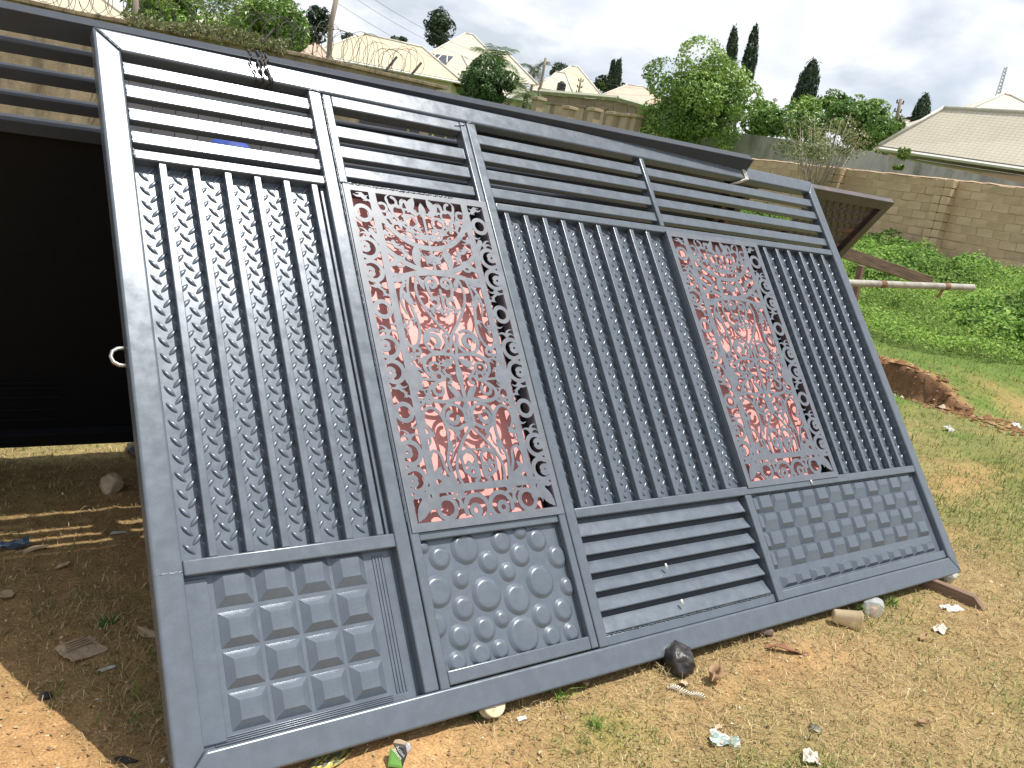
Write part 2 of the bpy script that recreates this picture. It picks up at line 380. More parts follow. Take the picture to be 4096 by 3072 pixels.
# tread plates with raised lozenges
def lozenge(cx_, cy_, ang, L=0.046, Wd=0.0138, Hh=0.0050):
    k = 10; V = []; F = []
    ca, sa = math.cos(ang), math.sin(ang)
    def put(a, b, z): V.append((cx_ + a * ca - b * sa, cy_ + a * sa + b * ca, z))
    for rr, zf in ((1.0, 0.0), (0.78, 0.62), (0.4, 0.95)):
        for i in range(k):
            t = 2 * math.pi * i / k; c_, s_ = math.cos(t), math.sin(t)
            put(rr * L / 2 * c_, rr * Wd / 2 * s_ * (1 - 0.25 * abs(c_)), Hh * zf)
    put(0, 0, Hh)
    for r_ in range(2):
        for i in range(k):
            j = (i + 1) % k; F.append((r_ * k + i, r_ * k + j, (r_ + 1) * k + j, (r_ + 1) * k + i))
    T = [(2 * k + i, 2 * k + (i + 1) % k, 3 * k) for i in range(k)]
    return V, F, T
def tread(name, s0, s1, t0, t1, nz, mat, parent, pitch=0.0535, sub=True, k_=1.0):
    sheet = boxo(name, mat, parent, s0, s1, t0, t1, nz - 0.003, nz, 0, 1)
    VV = []; Q = []; T = []
    rs = np.random.RandomState(abs(int(s0 * 100)) + 3)
    ni_ = int((s1 - s0) / pitch) + 1; nj_ = int((t1 - t0) / pitch) + 1
    for i in range(ni_):
        for j in range(nj_):
            for q, ang in ((0, rad(48)), (0.5, rad(132))):
                x = s0 + (i + q + 0.1) * pitch; y = t0 + (j + q + 0.15) * pitch
                if x < s0 + 0.008 or x > s1 - 0.008 or y < t0 + 0.012 or y > t1 - 0.012: continue
                v, f, t = lozenge(x, y, ang + rs.normal(0, 0.02), 0.048 * k_, 0.0165 * k_, 0.0060 * k_); b = len(VV)
                VV.extend([(p[0], p[1], p[2] + nz) for p in v])
                Q.extend([tuple(k + b for k in ff) for ff in f]); T.extend([tuple(k + b for k in ff) for ff in t])
    o = mesh_np('raised_tread', np.array(VV), [np.array(Q), np.array(T)], mat, sheet if sub else parent, smooth=True)
    o['kind'] = 'stuff'
    return sheet
TZ = -0.041
tread('tread_plate', 0.0826, 0.7446, 0.5935, 1.8995, TZ, PAINT2, gate)
tread('tread_plate', 1.5136, 2.5290, 0.5995, 1.8885, TZ, PAINT2, gate)
tread('tread_plate', 3.2305, R0, 0.5995, 1.8885, TZ, PAINT2, gate)
for k, c_ in enumerate((0.171, 0.278, 0.386, 0.489, 0.595, 0.701)):
    gpart('bar', c_ - 0.0125, c_ + 0.0125, 0.5935, 1.8995, TZ + 0.0005, -0.010, PAINT, 0.003)
for c_ in (1.567, 1.670, 1.774, 1.880, 1.985, 2.090, 2.196, 2.302, 2.410):
    gpart('bar', c_ - 0.0125, c_ + 0.0125, 0.5995, 1.8885, TZ + 0.0005, -0.010, PAINT, 0.003)
for c_ in (3.310, 3.417, 3.522, 3.631, 3.736, 3.843):
    gpart('bar', c_ - 0.0125, c_ + 0.0125, 0.5995, 1.8885, TZ + 0.0005, -0.010, PAINT, 0.003)
# dark uprights that close the tread zones beside the stiles
gpart('bar', 0.728, 0.7444, 0.5935, 1.8995, TZ + 0.0005, -0.024, PAINT, 0.002)

# raised frustum helper
def frustum(b, t, h, sh=(0, 0)):
    (bw, bh), (tw, th) = b, t
    V = [(-bw / 2, -bh / 2, 0), (bw / 2, -bh / 2, 0), (bw / 2, bh / 2, 0), (-bw / 2, bh / 2, 0),
         (-tw / 2 + sh[0], -th / 2 + sh[1], h), (tw / 2 + sh[0], -th / 2 + sh[1], h), (tw / 2 + sh[0], th / 2 + sh[1], h), (-tw / 2 + sh[0], th / 2 + sh[1], h)]
    F = [(4, 5, 6, 7), (0, 1, 5, 4), (1, 2, 6, 5), (2, 3, 7, 6), (3, 0, 4, 7)]
    return V, F
def shared(name, me, parent, loc, mat):
    o = bpy.data.objects.new(name, me); link(o, parent); o.location = loc; return o
# left panel: four by four raised squares
SQZ = -0.036
sq = boxo('embossed_panel', PAINT2, gate, 0.0825, 0.7445, 0.0905, 0.5475, SQZ - 0.004, SQZ, 0, 1)
for q in range(4):
    gpart('pressed_groove', 0.668 + q * 0.011, 0.6735 + q * 0.011, 0.112, 0.535, SQZ, SQZ + 0.003, PAINT2, 0.0012, 2, sq)
    gpart('pressed_groove', 0.118, 0.655, 0.0925 + q * 0.0055, 0.0957 + q * 0.0055, SQZ, SQZ + 0.0035, PAINT2, 0.0012, 2, sq)
gpart('folded_border', 0.0830, 0.150, 0.100, 0.540, SQZ, SQZ + 0.007, PAINT2, 0.004, 2, sq)
v, f = frustum((0.1090, 0.0985), (0.060, 0.052), 0.0160); mb = MB().add(v, f)
o0 = mb.build('raised_square', PAINT2, sq, 0.0035, 2, fixn=False); o0.location = (0.222, 0.170, SQZ + 0.0005)
v, f = frustum((0.1090, 0.092), (0.060, 0.060), 0.0160, (0, 0.012)); o1 = MB().add(v, f).build('raised_square', PAINT2, sq, 0.0035, 2, fixn=False)
o1.location = (0.222, 0.4975, SQZ + 0.0005)
for i in range(4):
    for j in range(4):
        if i == 0 and j in (0, 3): continue
        shared('raised_square', (o1 if j == 3 else o0).data, sq, (0.222 + i * 0.1205, 0.170 + j * 0.1092, SQZ + 0.0005), PAINT2)
# right panel: staggered raised blocks
PZ = -0.030
rp = boxo('embossed_panel', PAINT2, gate, 2.5415, R0, 0.133, 0.560, PZ - 0.004, PZ, 0, 1)
gpart('sill_strip', 2.5415, R0, 0.0905, 0.1325, PZ - 0.004, -0.012, PAINT2, 0.006)
vA, fA = frustum((0.1075, 0.0825), (0.074, 0.052), 0.017, (-0.002, 0.007)); vB, fB = frustum((0.1075, 0.0825), (0.080, 0.028), 0.015, (0.003, 0.019))
oA = MB().add(vA, fA).build('raised_block', PAINT2, rp, 0.0035, 2, fixn=False); oB = MB().add(vB, fB).build('raised_block', PAINT2, rp, 0.0035, 2, fixn=False)
vC, fC = frustum((0.106, 0.050), (0.060, 0.026), 0.017, (0, 0.0)); oC = MB().add(vC, fC).build('raised_block', PAINT2, rp, 0.0035, 2, fixn=False)
vD, fD = frustum((0.050, 0.080), (0.024, 0.046), 0.017, (0, 0.0)); oD = MB().add(vD, fD).build('raised_block', PAINT2, rp, 0.0035, 2, fixn=False)
first = {id(oA): True, id(oB): True, id(oC): True, id(oD): True}
for i in range(-1, 13):
    for j in range(5):
        x = 2.640 + i * 0.1085; y = 0.515 - j * 0.0835
        src = oA if (i + j) % 2 == 0 else oB
        if j == 4: src = oC; y = 0.166
        if i == -1: src = oD; x = 2.567
        if i == -1 and j == 4: continue
        if x + 0.053 > R0: continue
        if first[id(src)]:
            o = src; first[id(src)] = False
        else: o = bpy.data.objects.new('raised_block', src.data); link(o, rp)
        o.location = (x, y, PZ + 0.0005)
# louvre panel
lt = [0.548, 0.489, 0.419, 0.350, 0.282, 0.211, 0.132]
boxo('louvre_backing', SHADEP, gate, 1.5136, 2.4975, 0.0905, 0.560, -0.049, -0.046, 0, 1)
for k in range(6):
    top, bot = (0.5600 if k == 0 else lt[k] - 0.020), lt[k + 1]
    P = [(top, -0.044), (top, -0.036), (bot + 0.004, -0.010), (bot, -0.012), (bot + 0.004, -0.022), (bot + 0.012, -0.044)]
    V = []; s0, s1 = 1.5138, 2.4970
    for s_, ins in ((s0, 0), (s1 - 0.022, 0), (s1, 1)):
        for (t_, n_) in P: V.append((s_, t_, n_ if not ins else -0.043 - 0.001 * (n_ > -0.04)))
    m_ = len(P); F = [tuple(range(m_))]
    for r_ in range(2):
        for q in range(m_):
            q2 = (q + 1) % m_; F.append((r_ * m_ + q, r_ * m_ + q2, (r_ + 1) * m_ + q2, (r_ + 1) * m_ + q))
    F.append(tuple(range(2 * m_, 3 * m_)))
    MB().add(V, F).build('louvre_blade', PAINT2, gate, 0.0012, 1)
gpart('louvre_sill', 1.5138, 2.4975, 0.0905, 0.126, -0.044, -0.016, PAINT2, 0.004)
# small screw heads and drips on the louvre
for (s_, t_) in ((1.905, 0.322), (1.935, 0.176), (3.17 - 0.17, 0.578)):
    MB().add(*(lambda r_: ([(s_ + r_ * math.cos(a) * (0.5 if rr else 1), t_ + r_ * math.sin(a) * (2.2 if not rr else 1.0), (-0.006 if t_ < .5 else 0.0) + 0.004 * rr) for rr in (0, 1) for a in np.linspace(0, 2 * math.pi, 9)[:-1]],
        [tuple(range(8, 16))] + [(i, (i + 1) % 8, 8 + (i + 1) % 8, 8 + i) for i in range(8)]))(0.007)).build('weld_blob', STEEL, gate, 0, smooth=True)

# ---- wicket door
door = empty('wicket_door'); door.parent = gate
DZ = -0.0015
def dp(name, *a, **k): return gpart(name, *a, parent=door, **k)
dp('door_stile', 0.8010, 0.8365, 0.0860, 2.3125, n1=DZ)
dp('door_stile', 1.4300, 1.4630, 0.0945, 2.3125, n1=DZ)
dp('door_rail', 0.8370, 1.4295, 2.262, 2.3125, n1=DZ - 0.001)
dp('door_rail', 0.8370, 1.4295, 1.8880, 1.9170, n1=DZ - 0.001)
dp('door_rail', 0.8370, 1.4295, 0.5560, 0.6100, n1=DZ - 0.006)
dp('door_rail', 0.8370, 1.4295, 0.0945, 0.1400, n1=DZ - 0.001)
slats(0.837, 1.4295, [(2.130, 2.184), (2.039, 2.092), (1.952, 1.998)], door)
dpz = -0.030
pn = boxo('embossed_panel', PAINT2, door, 0.8368, 1.4298, 0.1402, 0.5558, dpz - 0.004, dpz, 0, 1)
DISCS = [(0.91, 0.495, 0.041), (1.015, 0.514, 0.056), (1.098, 0.456, 0.041), (1.168, 0.519, 0.043), (1.237, 0.463, 0.043), (1.259, 0.547, 0.031), (1.326, 0.506, 0.043), (1.399, 0.435, 0.043), (0.855, 0.54, 0.025), (0.832, 0.477, 0.024), (0.876, 0.388, 0.054), (0.973, 0.413, 0.032), (1.063, 0.351, 0.059), (1.169, 0.412, 0.035), (1.182, 0.315, 0.055), (1.297, 0.36, 0.06), (1.414, 0.325, 0.035), (0.96, 0.32, 0.042), (1.1, 0.261, 0.031), (1.269, 0.244, 0.043), (1.366, 0.247, 0.042), (0.846, 0.281, 0.04), (0.924, 0.233, 0.042), (1.025, 0.24, 0.043), (1.173, 0.194, 0.065), (0.988, 0.164, 0.042), (1.068, 0.165, 0.035), (1.291, 0.168, 0.039), (1.379, 0.167, 0.035), (0.895, 0.157, 0.036), (0.835, 0.171, 0.023)]
for (a, b, r) in DISCS:
    k = 28; V = []; F = []
    rings = [(r, 0.0), (r - 0.004, 0.0022), (r - 0.011, 0.0072), (r - 0.0150, 0.0088), (max(r - 0.021, 0.004), 0.0092)]
    for rr, z in rings:
        for i in range(k):
            t = 2 * math.pi * i / k
            x = min(max(a + rr * math.cos(t), 0.8372), 1.4294); y = min(max(b + rr * math.sin(t), 0.1406), 0.5554)
            V.append((x, y, dpz + 0.0005 + z))
    V.append((min(max(a, .84), 1.428), min(max(b, .142), .554), dpz + 0.0005 + 0.0092))
    for q in range(len(rings) - 1):
        for i in range(k):
            j = (i + 1) % k; F.append((q * k + i, q * k + j, (q + 1) * k + j, (q + 1) * k + i))
    q = (len(rings) - 1) * k
    F += [(q + i, q + (i + 1) % k, len(rings) * k) for i in range(k)]
    mb = MB().add(V, F); o = mb.build('raised_disc', PAINT2, door, 0, smooth=True, fixn=False)
    try: o.data.set_sharp_from_angle(angle=rad(50))
    except Exception: pass

# ---- scroll-cut plate: drawn as a distance field, then cut into a solid sheet
PW, PH, PB = 0.3235, 1.332, 0.2975      # half width, height, half opening
VB = 0.029                              # border below opening
VT = VB + 1.275
step = 0.0021
us = np.arange(-PW, PW + step, step); vs_ = np.arange(0, PH + step, step)
UU, VV_ = np.meshgrid(us, vs_, indexing='ij')
SD = np.maximum.reduce([-(np.abs(UU) - PB), np.full_like(UU, -9)])
SD = np.minimum(PB - np.abs(UU), np.minimum(VV_ - VB, VT - VV_))    # >0 inside opening
fld = SD.copy()                                                      # solid where fld<0
def seg_(p, q, w0, w1):
    p = np.array(p, float); q = np.array(q, float); w = max(w0, w1) + 0.006
    i0 = max(int((min(p[0], q[0]) - w + PW) / step), 0); i1 = min(int((max(p[0], q[0]) + w + PW) / step) + 2, len(us))
    j0 = max(int((min(p[1], q[1]) - w) / step), 0); j1 = min(int((max(p[1], q[1]) + w) / step) + 2, len(vs_))
    if i1 <= i0 or j1 <= j0: return
    X_ = UU[i0:i1, j0:j1] - p[0]; Y_ = VV_[i0:i1, j0:j1] - p[1]; d = q - p; L2 = d @ d + 1e-12
    t = np.clip((X_ * d[0] + Y_ * d[1]) / L2, 0, 1)
    dist = np.hypot(X_ - t * d[0], Y_ - t * d[1]) - (w0 + (w1 - w0) * t)
    fld[i0:i1, j0:j1] = np.minimum(fld[i0:i1, j0:j1], dist)
def spline(P, n=8):
    P = [np.array(p, float) for p in P]; out = []
    for i in range(len(P) - 1):
        p0, p1, p2, p3 = P[max(i - 1, 0)], P[i], P[i + 1], P[min(i + 2, len(P) - 1)]
        for k in range(n):
            t = k / n; out.append(0.5 * ((2 * p1) + (-p0 + p2) * t + (2 * p0 - 5 * p1 + 4 * p2 - p3) * t * t + (-p0 + 3 * p1 - 3 * p2 + p3) * t ** 3))
    out.append(P[-1]); return out
def stroke(P, w0, w1=None, sm=True, mirror=True):
    w1 = w0 if w1 is None else w1
    Q = spline(P) if sm and len(P) > 2 else [np.array(p, float) for p in P]
    m_ = len(Q) - 1
    for sgn in ((1, -1) if mirror else (1,)):
        for i in range(m_):
            a = Q[i] * [sgn, 1] + [0, VB]; b = Q[i + 1] * [sgn, 1] + [0, VB]
            seg_(a, b, w0 + (w1 - w0) * i / m_, w0 + (w1 - w0) * (i + 1) / m_)
def arcp(cx_, cy_, r, a0, a1, n=20):
    return [(cx_ + r * math.cos(rad(a0 + (a1 - a0) * k / n)), cy_ + r * math.sin(rad(a0 + (a1 - a0) * k / n))) for k in range(n + 1)]
def arc(cx_, cy_, r, a0, a1, w0, w1=None, mirror=True): stroke(arcp(cx_, cy_, r, a0, a1), w0, w1, False, mirror)
def leaf2(x, y, ang, L, w, mirror=True):
    c_, s_ = math.cos(rad(ang)), math.sin(rad(ang)); n = 8
    P = [(x + L * k / n * c_, y + L * k / n * s_) for k in range(n + 1)]
    for k in range(n):
        a = math.sin(math.pi * min((k + 0.02) / n, 1)) ; b = math.sin(math.pi * (k + 1) / n)
        for sgn in ((1, -1) if mirror else (1,)):
            seg_((P[k][0] * sgn, P[k][1] + VB), (P[k + 1][0] * sgn, P[k + 1][1] + VB), w * a + 0.0008, w * b + 0.0008)
def hook(x, y, ang, r, w, turn=1):
    """small tapering flame-shaped hook"""
    P = []
    a = rad(ang); px_, py_ = x, y
    for k in range(7):
        P.append((px_, py_)); px_ += math.cos(a) * r / 4; py_ += math.sin(a) * r / 4; a += turn * 0.34
    stroke(P, w, 0.0008, False)
def tuft(x, y, ang, r=0.028, w=0.0065):
    w = w * 1.15
    for k, da in enumerate((-38, 0, 38)): hook(x, y, ang + da, r * (1.0 if k in (1, 2) else 0.8), w, 1 if k > 1 else -1)
bx_ = 0.208
stroke([(bx_, 0.05), (bx_, 1.275)], 0.0150, sm=False)
stroke([(0, 0.107), (0.23, 0.107)], 0.0135, sm=False)
for v0 in (1.180, 0.784, 0.390):
    arc(0.262, v0, 0.031, 0, 360, 0.0085)
    for dv in (-0.148, -0.242):
        vc = v0 + dv
        if vc < 0.1: continue
        sg = 1 if dv > -0.2 else -1
        arc(0.272, vc, 0.040, 60, 300, 0.0085, 0.0085); arc(0.283, vc + 0.004 * sg, 0.014, -150, 150, 0.0088)
    hook(0.215, v0 + 0.045, 60, 0.03, 0.007, -1); hook(0.215, v0 - 0.045, -60, 0.03, 0.007, 1)
    tuft(0.262, v0 - 0.095, 90, 0.034); tuft(0.262, v0 - 0.292, -90, 0.034)
    hook(0.240, v0 + 0.060, 80, 0.036, 0.007, -1)
arc(0.272, 0.147, 0.040, 60, 300, 0.0085); arc(0.285, 0.147, 0.012, -150, 150, 0.0085)
tuft(0.255, 1.262, -90, 0.026)
# lunettes at the head
arc(0, 1.258, 0.205, 180, 360, 0.0110, mirror=False)
arc(0, 1.220, 0.270, 205, 335, 0.0110, mirror=False)
arc(0, 1.258, 0.150, 186, 354, 0.0050, mirror=False)
leaf2(0.030, 1.275, -62, 0.080, 0.016); leaf2(0.0, 1.255, -90, 0.075, 0.015, False); leaf2(0.035, 1.192, 62, 0.080, 0.014)
stroke([(0, 1.20), (0, 1.06)], 0.0055, mirror=False)
for (x, y, r, a0, a1) in ((0.060, 1.165, 0.026, 20, 300), (0.110, 1.205, 0.026, -60, 220), (0.045, 1.115, 0.020, 90, 400), (0.095, 1.140, 0.018, -20, 260), (0.135, 1.165, 0.017, 60, 330), (0.130, 1.245, 0.020, 100, 380), (0.072, 1.235, 0.018, 10, 290)):
    arc(x, y, r, a0, a1, 0.0062, 0.0045); hook(x + r, y, 70, 0.026, 0.006, 1); hook(x - r * 0.6, y - r * 0.7, 230, 0.026, 0.006, -1)
for (x, y, a) in ((0.02, 1.09, 70), (0.09, 1.09, 100), (0.16, 1.18, 140), (0.03, 1.20, 100)): tuft(x, y, a, 0.024, 0.0055)
leaf2(0.062, 1.062, -80, 0.085, 0.019); leaf2(0.085, 1.030, -105, 0.07, 0.014)
for (x, y, a) in ((0.0, 1.02, -70), (0.02, 1.01, -40), (0.125, 1.05, -60), (0.16, 1.07, -80), (0.185, 1.11, -100), (0.11, 1.02, -20)): tuft(x, y, a, 0.03, 0.006)
stroke([(0, 1.06), (0, 0.955)], 0.006, mirror=False); leaf2(0.0, 1.03, -60, 0.05, 0.010)
arc(0.150, 0.985, 0.020, 100, 400, 0.0065, 0.005); arc(0.165, 1.150, 0.022, 0, 300, 0.006, 0.0045); arc(0.175, 1.215, 0.018, 60, 360, 0.006, 0.0045)
stroke([(0.03, 0.948), (0.10, 0.938), (0.16, 0.925), (0.205, 0.935)], 0.0125, 0.007); leaf2(0.12, 0.93, -15, 0.08, 0.016)
leaf2(0.205, 0.96, 150, 0.08, 0.011); leaf2(0.20, 0.90, 160, 0.075, 0.012)
stroke([(0, 0.948), (0.06, 0.948)], 0.013, sm=False)
# heart and upper pair of volutes
stroke([(0.085, 0.945), (0.106, 0.880), (0.100, 0.830), (0.075, 0.780), (0.040, 0.730), (0.008, 0.690), (-0.012, 0.640), (-0.005, 0.600)], 0.0062, 0.0062)
arc(0.070, 0.662, 0.047, 150, 480, 0.0075, 0.0065); arc(0.079, 0.664, 0.024, 0, 250, 0.0075, 0.011); stroke([(0.029, 0.690), (0.012, 0.700)], 0.006, 0.004, False)
arc(0.034, 0.903, 0.022, -30, 210, 0.0080, 0.0065); arc(0.031, 0.893, 0.009, 0, 360, 0.0065); stroke([(0.056, 0.895), (0.048, 0.855), (0.030, 0.835), (0.012, 0.850)], 0.0075, 0.005)
arc(0.036, 0.822, 0.017, 40, 290, 0.0070, 0.006); stroke([(0.0, 0.875), (0.0, 0.800)], 0.006, mirror=False); tuft(0.014, 0.795, -70, 0.028, 0.006); tuft(0.052, 0.795, -60, 0.024, 0.006)
leaf2(0.085, 0.93, -105, 0.06, 0.010)
# outer strands with hooked ends
stroke([(0.128, 0.925), (0.142, 0.870), (0.140, 0.800), (0.128, 0.740), (0.130, 0.690), (0.150, 0.648), (0.180, 0.640), (0.192, 0.660)], 0.0055, 0.0062)
stroke([(0.150, 0.900), (0.172, 0.860), (0.178, 0.810), (0.165, 0.770)], 0.0075, 0.003); leaf2(0.165, 0.87, -110, 0.08, 0.011)
for (x, y, a) in ((0.138, 0.83, -60), (0.130, 0.745, 30), (0.190, 0.72, 180)): tuft(x, y, a, 0.030, 0.0062)
arc(0.158, 0.622, 0.013, 0, 300, 0.0065); arc(0.182, 0.60, 0.010, 0, 360, 0.006)
# cartouche
C1 = [(0, 0.602), (0.05, 0.612), (0.105, 0.606), (0.138, 0.578), (0.138, 0.545), (0.115, 0.518), (0.100, 0.502), (0.128, 0.486), (0.146, 0.462), (0.134, 0.434), (0.09, 0.424), (0.04, 0.432), (0, 0.428)]
stroke(C1, 0.0072)
arc(0.100, 0.556, 0.021, -60, 210, 0.0065, 0.005); arc(0.090, 0.522, 0.016, 40, 330, 0.0065); arc(0.104, 0.470, 0.020, 150, 420, 0.0065); arc(0.055, 0.510, 0.014, 0, 270, 0.006); arc(0.112, 0.530, 0.010, 0, 360, 0.005)
stroke([(0.0, 0.60), (0.0, 0.43)], 0.0085, mirror=False); leaf2(0, 0.585, -90, 0.12, 0.014, False); leaf2(0.01, 0.595, -40, 0.060, 0.011); leaf2(0.01, 0.435, 45, 0.075, 0.012); leaf2(0.03, 0.430, 80, 0.055, 0.010)
hook(0.04, 0.585, -60, 0.04, 0.008, 1); hook(0.065, 0.545, -110, 0.03, 0.007, -1)
for (x, y, a) in ((0.142, 0.582, 60), (0.145, 0.450, -30), (0.05, 0.58, -60)): tuft(x, y, a, 0.026, 0.006)
stroke([(0.100, 0.509), (0.205, 0.516)], 0.005, sm=False); 
for rr in np.linspace(0.004, 0.030, 4): arc(0.196, 0.517, rr, 0, 360, 0.007)
tuft(0.185, 0.550, 120, 0.03, 0.007); tuft(0.185, 0.485, 240, 0.03, 0.007)
# lower pair of volutes and lyre
arc(0.062, 0.367, 0.047, -130, 200, 0.0075, 0.0065); arc(0.070, 0.364, 0.022, -180, 90, 0.009, 0.0065); stroke([(0.018, 0.385), (0.0, 0.420)], 0.006, 0.008, False)
stroke([(0.02, 0.335), (0.0, 0.345), (0.0, 0.43)], 0.0065)
stroke([(-0.012, 0.350), (0.012, 0.315), (0.045, 0.280), (0.075, 0.235), (0.096, 0.190), (0.098, 0.150), (0.088, 0.112)], 0.0058)
stroke([(0.165, 0.300), (0.190, 0.345), (0.186, 0.385), (0.160, 0.404), (0.130, 0.392), (0.112, 0.360), (0.104, 0.310), (0.112, 0.255), (0.128, 0.200), (0.112, 0.115)], 0.0062, 0.0058)
stroke([(0.120, 0.130), (0.145, 0.180), (0.155, 0.230), (0.180, 0.245), (0.195, 0.225)], 0.0065, 0.005)
arc(0.155, 0.432, 0.012, 0, 320, 0.0065); arc(0.188, 0.425, 0.010, 0, 360, 0.006)
arc(0.042, 0.205, 0.030, 10, 230, 0.0062, 0.0055); stroke([(0.071, 0.205), (0.066, 0.165), (0.045, 0.150)], 0.0058, 0.007); arc(0.036, 0.160, 0.015, 0, 360, 0.0075); stroke([(0.012, 0.195), (0.012, 0.145), (0.03, 0.125)], 0.006, 0.007)
tuft(0.03, 0.232, 90, 0.026, 0.006); tuft(0.058, 0.228, 70, 0.022, 0.005); tuft(0.045, 0.195, -90, 0.024, 0.006)
for (x, y, a) in ((0.06, 0.305, -20), (0.11, 0.25, 190), (0.19, 0.30, 190)): tuft(x, y, a, 0.030, 0.0062)
leaf2(0.112, 0.118, 28, 0.10, 0.013); leaf2(0.195, 0.118, 165, 0.085, 0.010); leaf2(0.200, 0.140, 130, 0.06, 0.012)
# bottom row
arc(0.172, 0.040, 0.036, 0, 360, 0.0085); arc(0.052, 0.030, 0.047, -20, 250, 0.0085); arc(0.058, 0.022, 0.018, 0, 360, 0.0085)
arc(0.10, 0.062, 0.016, -30, 260, 0.006); hook(0.115, 0.04, 100, 0.04, 0.009, -1); leaf2(0.292, 0.004, 125, 0.11, 0.020); leaf2(0.225, 0.07, 40, 0.05, 0.012); leaf2(0.24, 0.10, -10, 0.06, 0.010)
tuft(0.10, 0.078, 60, 0.03, 0.007); tuft(0.222, 0.05, 30, 0.03, 0.007); hook(0.13, 0.085, -30, 0.03, 0.007, 1)

def field_mesh(fld, us, vs_, depth):
    nx, ny = fld.shape; ins = fld < 0
    V = []; Fq = []; Ft = []; Fp = []; vid = {}; walls = []
    def gv(key, x, y):
        k = vid.get(key)
        if k is None:
            k = len(V); vid[key] = k; V.append((x, y, 0.0))
        return k
    def corner(i, j): return gv((i, j, 0), us[i], vs_[j])
    def cross_(i, j, i2, j2):
        a, b = fld[i, j], fld[i2, j2]; t = min(max(a / (a - b), 0.02), 0.98)
        return gv((min(i, i2), min(j, j2), 1 if j == j2 else 2), us[i] + (us[i2] - us[i]) * t, vs_[j] + (vs_[j2] - vs_[j]) * t)
    code = ins[:-1, :-1] * 1 + ins[1:, :-1] * 2 + ins[1:, 1:] * 4 + ins[:-1, 1:] * 8
    polys = []
    for j in range(ny - 1):
        row = code[:, j]; i = 0
        full = (row == 15)
        while i < nx - 1:
            if full[i]:
                k = i
                while k < nx - 1 and full[k]: k += 1
                polys.append((corner(i, j), corner(k, j), corner(k, j + 1), corner(i, j + 1))); i = k
            else: i += 1
        for i in np.nonzero((row > 0) & (row < 15))[0]:
            cs = [(i, j), (i + 1, j), (i + 1, j + 1), (i, j + 1)]; poly = []; cr = []
            for q in range(4):
                a = cs[q]; b = cs[(q + 1) % 4]
                if ins[a]: poly.append(corner(*a))
                if ins[a] != ins[b]:
                    c_ = cross_(*a, *b); poly.append(c_); cr.append((c_, bool(ins[a])))
            polys.append(tuple(poly))
            if len(cr) == 2:
                walls.append((cr[0][0], cr[1][0]) if cr[0][1] else (cr[1][0], cr[0][0]))
    return V, polys, walls
fV, fP, fW = field_mesh(fld, us, vs_, 0.003)
nv = len(fV)
allV = np.array([(x, y, 0) for x, y, z in fV] + [(x, y, -0.0032) for x, y, z in fV])
allF = fP + [tuple(i + nv for i in p[::-1]) for p in fP] + [(a, b, b + nv, a + nv) for a, b in fW]
byk = {}
for p in allF: byk.setdefault(len(p), []).append(p)
plate = mesh_np('scroll_cut_plate', allV, [np.array(v_) for v_ in byk.values()], PAINTO, door)
plate.location = (1.1335, 0.5835, 0.0022)
plate['label'] = 'scroll-cut plate in the wicket door'
p2 = bpy.data.objects.new('scroll_cut_plate', plate.data); link(p2, gate)
p2.scale = (0.700 / (2 * PW), 1.3085 / PH, 1); p2.location = (2.880, 0.5885, 0.0022)
p2['label'] = 'narrower looking scroll-cut plate near the right end'
boxo('backing_sheet', PINK, door, 0.8372, 1.4020, 0.6105, 1.8875, -0.0515, -0.0495, 0, 1)
boxo('backing_sheet', PINK, gate, 2.5295, 3.1700, 0.5995, 1.8885, -0.0515, -0.0495, 0, 1)
boxo('shade_strip', SHADES, door, 1.4025, 1.4293, 0.6105, 1.8875, -0.0515, -0.0500, 0, 1)  # added black strips that stand in for the unlit interior
boxo('shade_strip', SHADES, gate, 3.1705, 3.2300, 0.5995, 1.8885, -0.0515, -0.0500, 0, 1)
gpart('stile', 2.5295, 2.5440, 0.5995, 1.8885, -0.048, -0.003)
gpart('stile', 3.2170, 3.2300, 0.5995, 1.8885, -0.048, -0.003)

# weld seams: lumpy beads where tubes meet
def bead(P, r, seed, parent=gate, name='weld_bead'):
    rs = np.random.RandomState(seed); P = [np.array(p, float) for p in P]; Q = []
    for i in range(len(P) - 1):
        n_ = max(2, int(np.linalg.norm(P[i + 1] - P[i]) / 0.006))
        for k in range(n_): Q.append(P[i] + (P[i + 1] - P[i]) * k / n_ + rs.normal(0, 0.0009, 3) * [1, 1, 0.3])
    Q.append(P[-1]); rr = [r * rs.uniform(0.45, 1.15) for _ in Q]; rr[0] = rr[-1] = r * 0.2
    MB().tube(Q, rr, 6).build(name, PAINT, parent, 0, smooth=True)
bead([(0.012, 2.392, 0.0), (0.080, 2.322, 0.0)], 0.0032, 1)
bead([(0.80, 1.918, 0.001), (0.86, 1.914, 0.001), (1.10, 1.912, 0.001), (1.30, 1.914, 0.001)], 0.0050, 2, door)
bead([(0.7985, 1.85, 0.0), (0.7985, 2.30, 0.0)], 0.0032, 3)
bead([(0.7985, 0.62, 0.0), (0.7985, 1.85, 0.0)], 0.0018, 33)
bead([(1.40, 2.285, -0.001), (1.46, 2.30, -0.001)], 0.005, 4, door)
bead([(1.4655, 2.318, -0.001), (1.512, 2.318, -0.001)], 0.004, 5)
bead([(0.742, 2.319, -0.001), (0.80, 2.319, -0.001)], 0.005, 6)
bead([(0.083, 1.90, -0.002), (0.083, 1.938, -0.002)], 0.006, 7)
bead([(0.744, 1.90, -0.002), (0.744, 1.938, -0.002)], 0.005, 8)
bead([(0.002, 0.560, 0.0), (0.081, 0.560, 0.0)], 0.0018, 9)
bead([(1.516, 0.128, -0.014), (2.49, 0.128, -0.014)], 0.0022, 10)
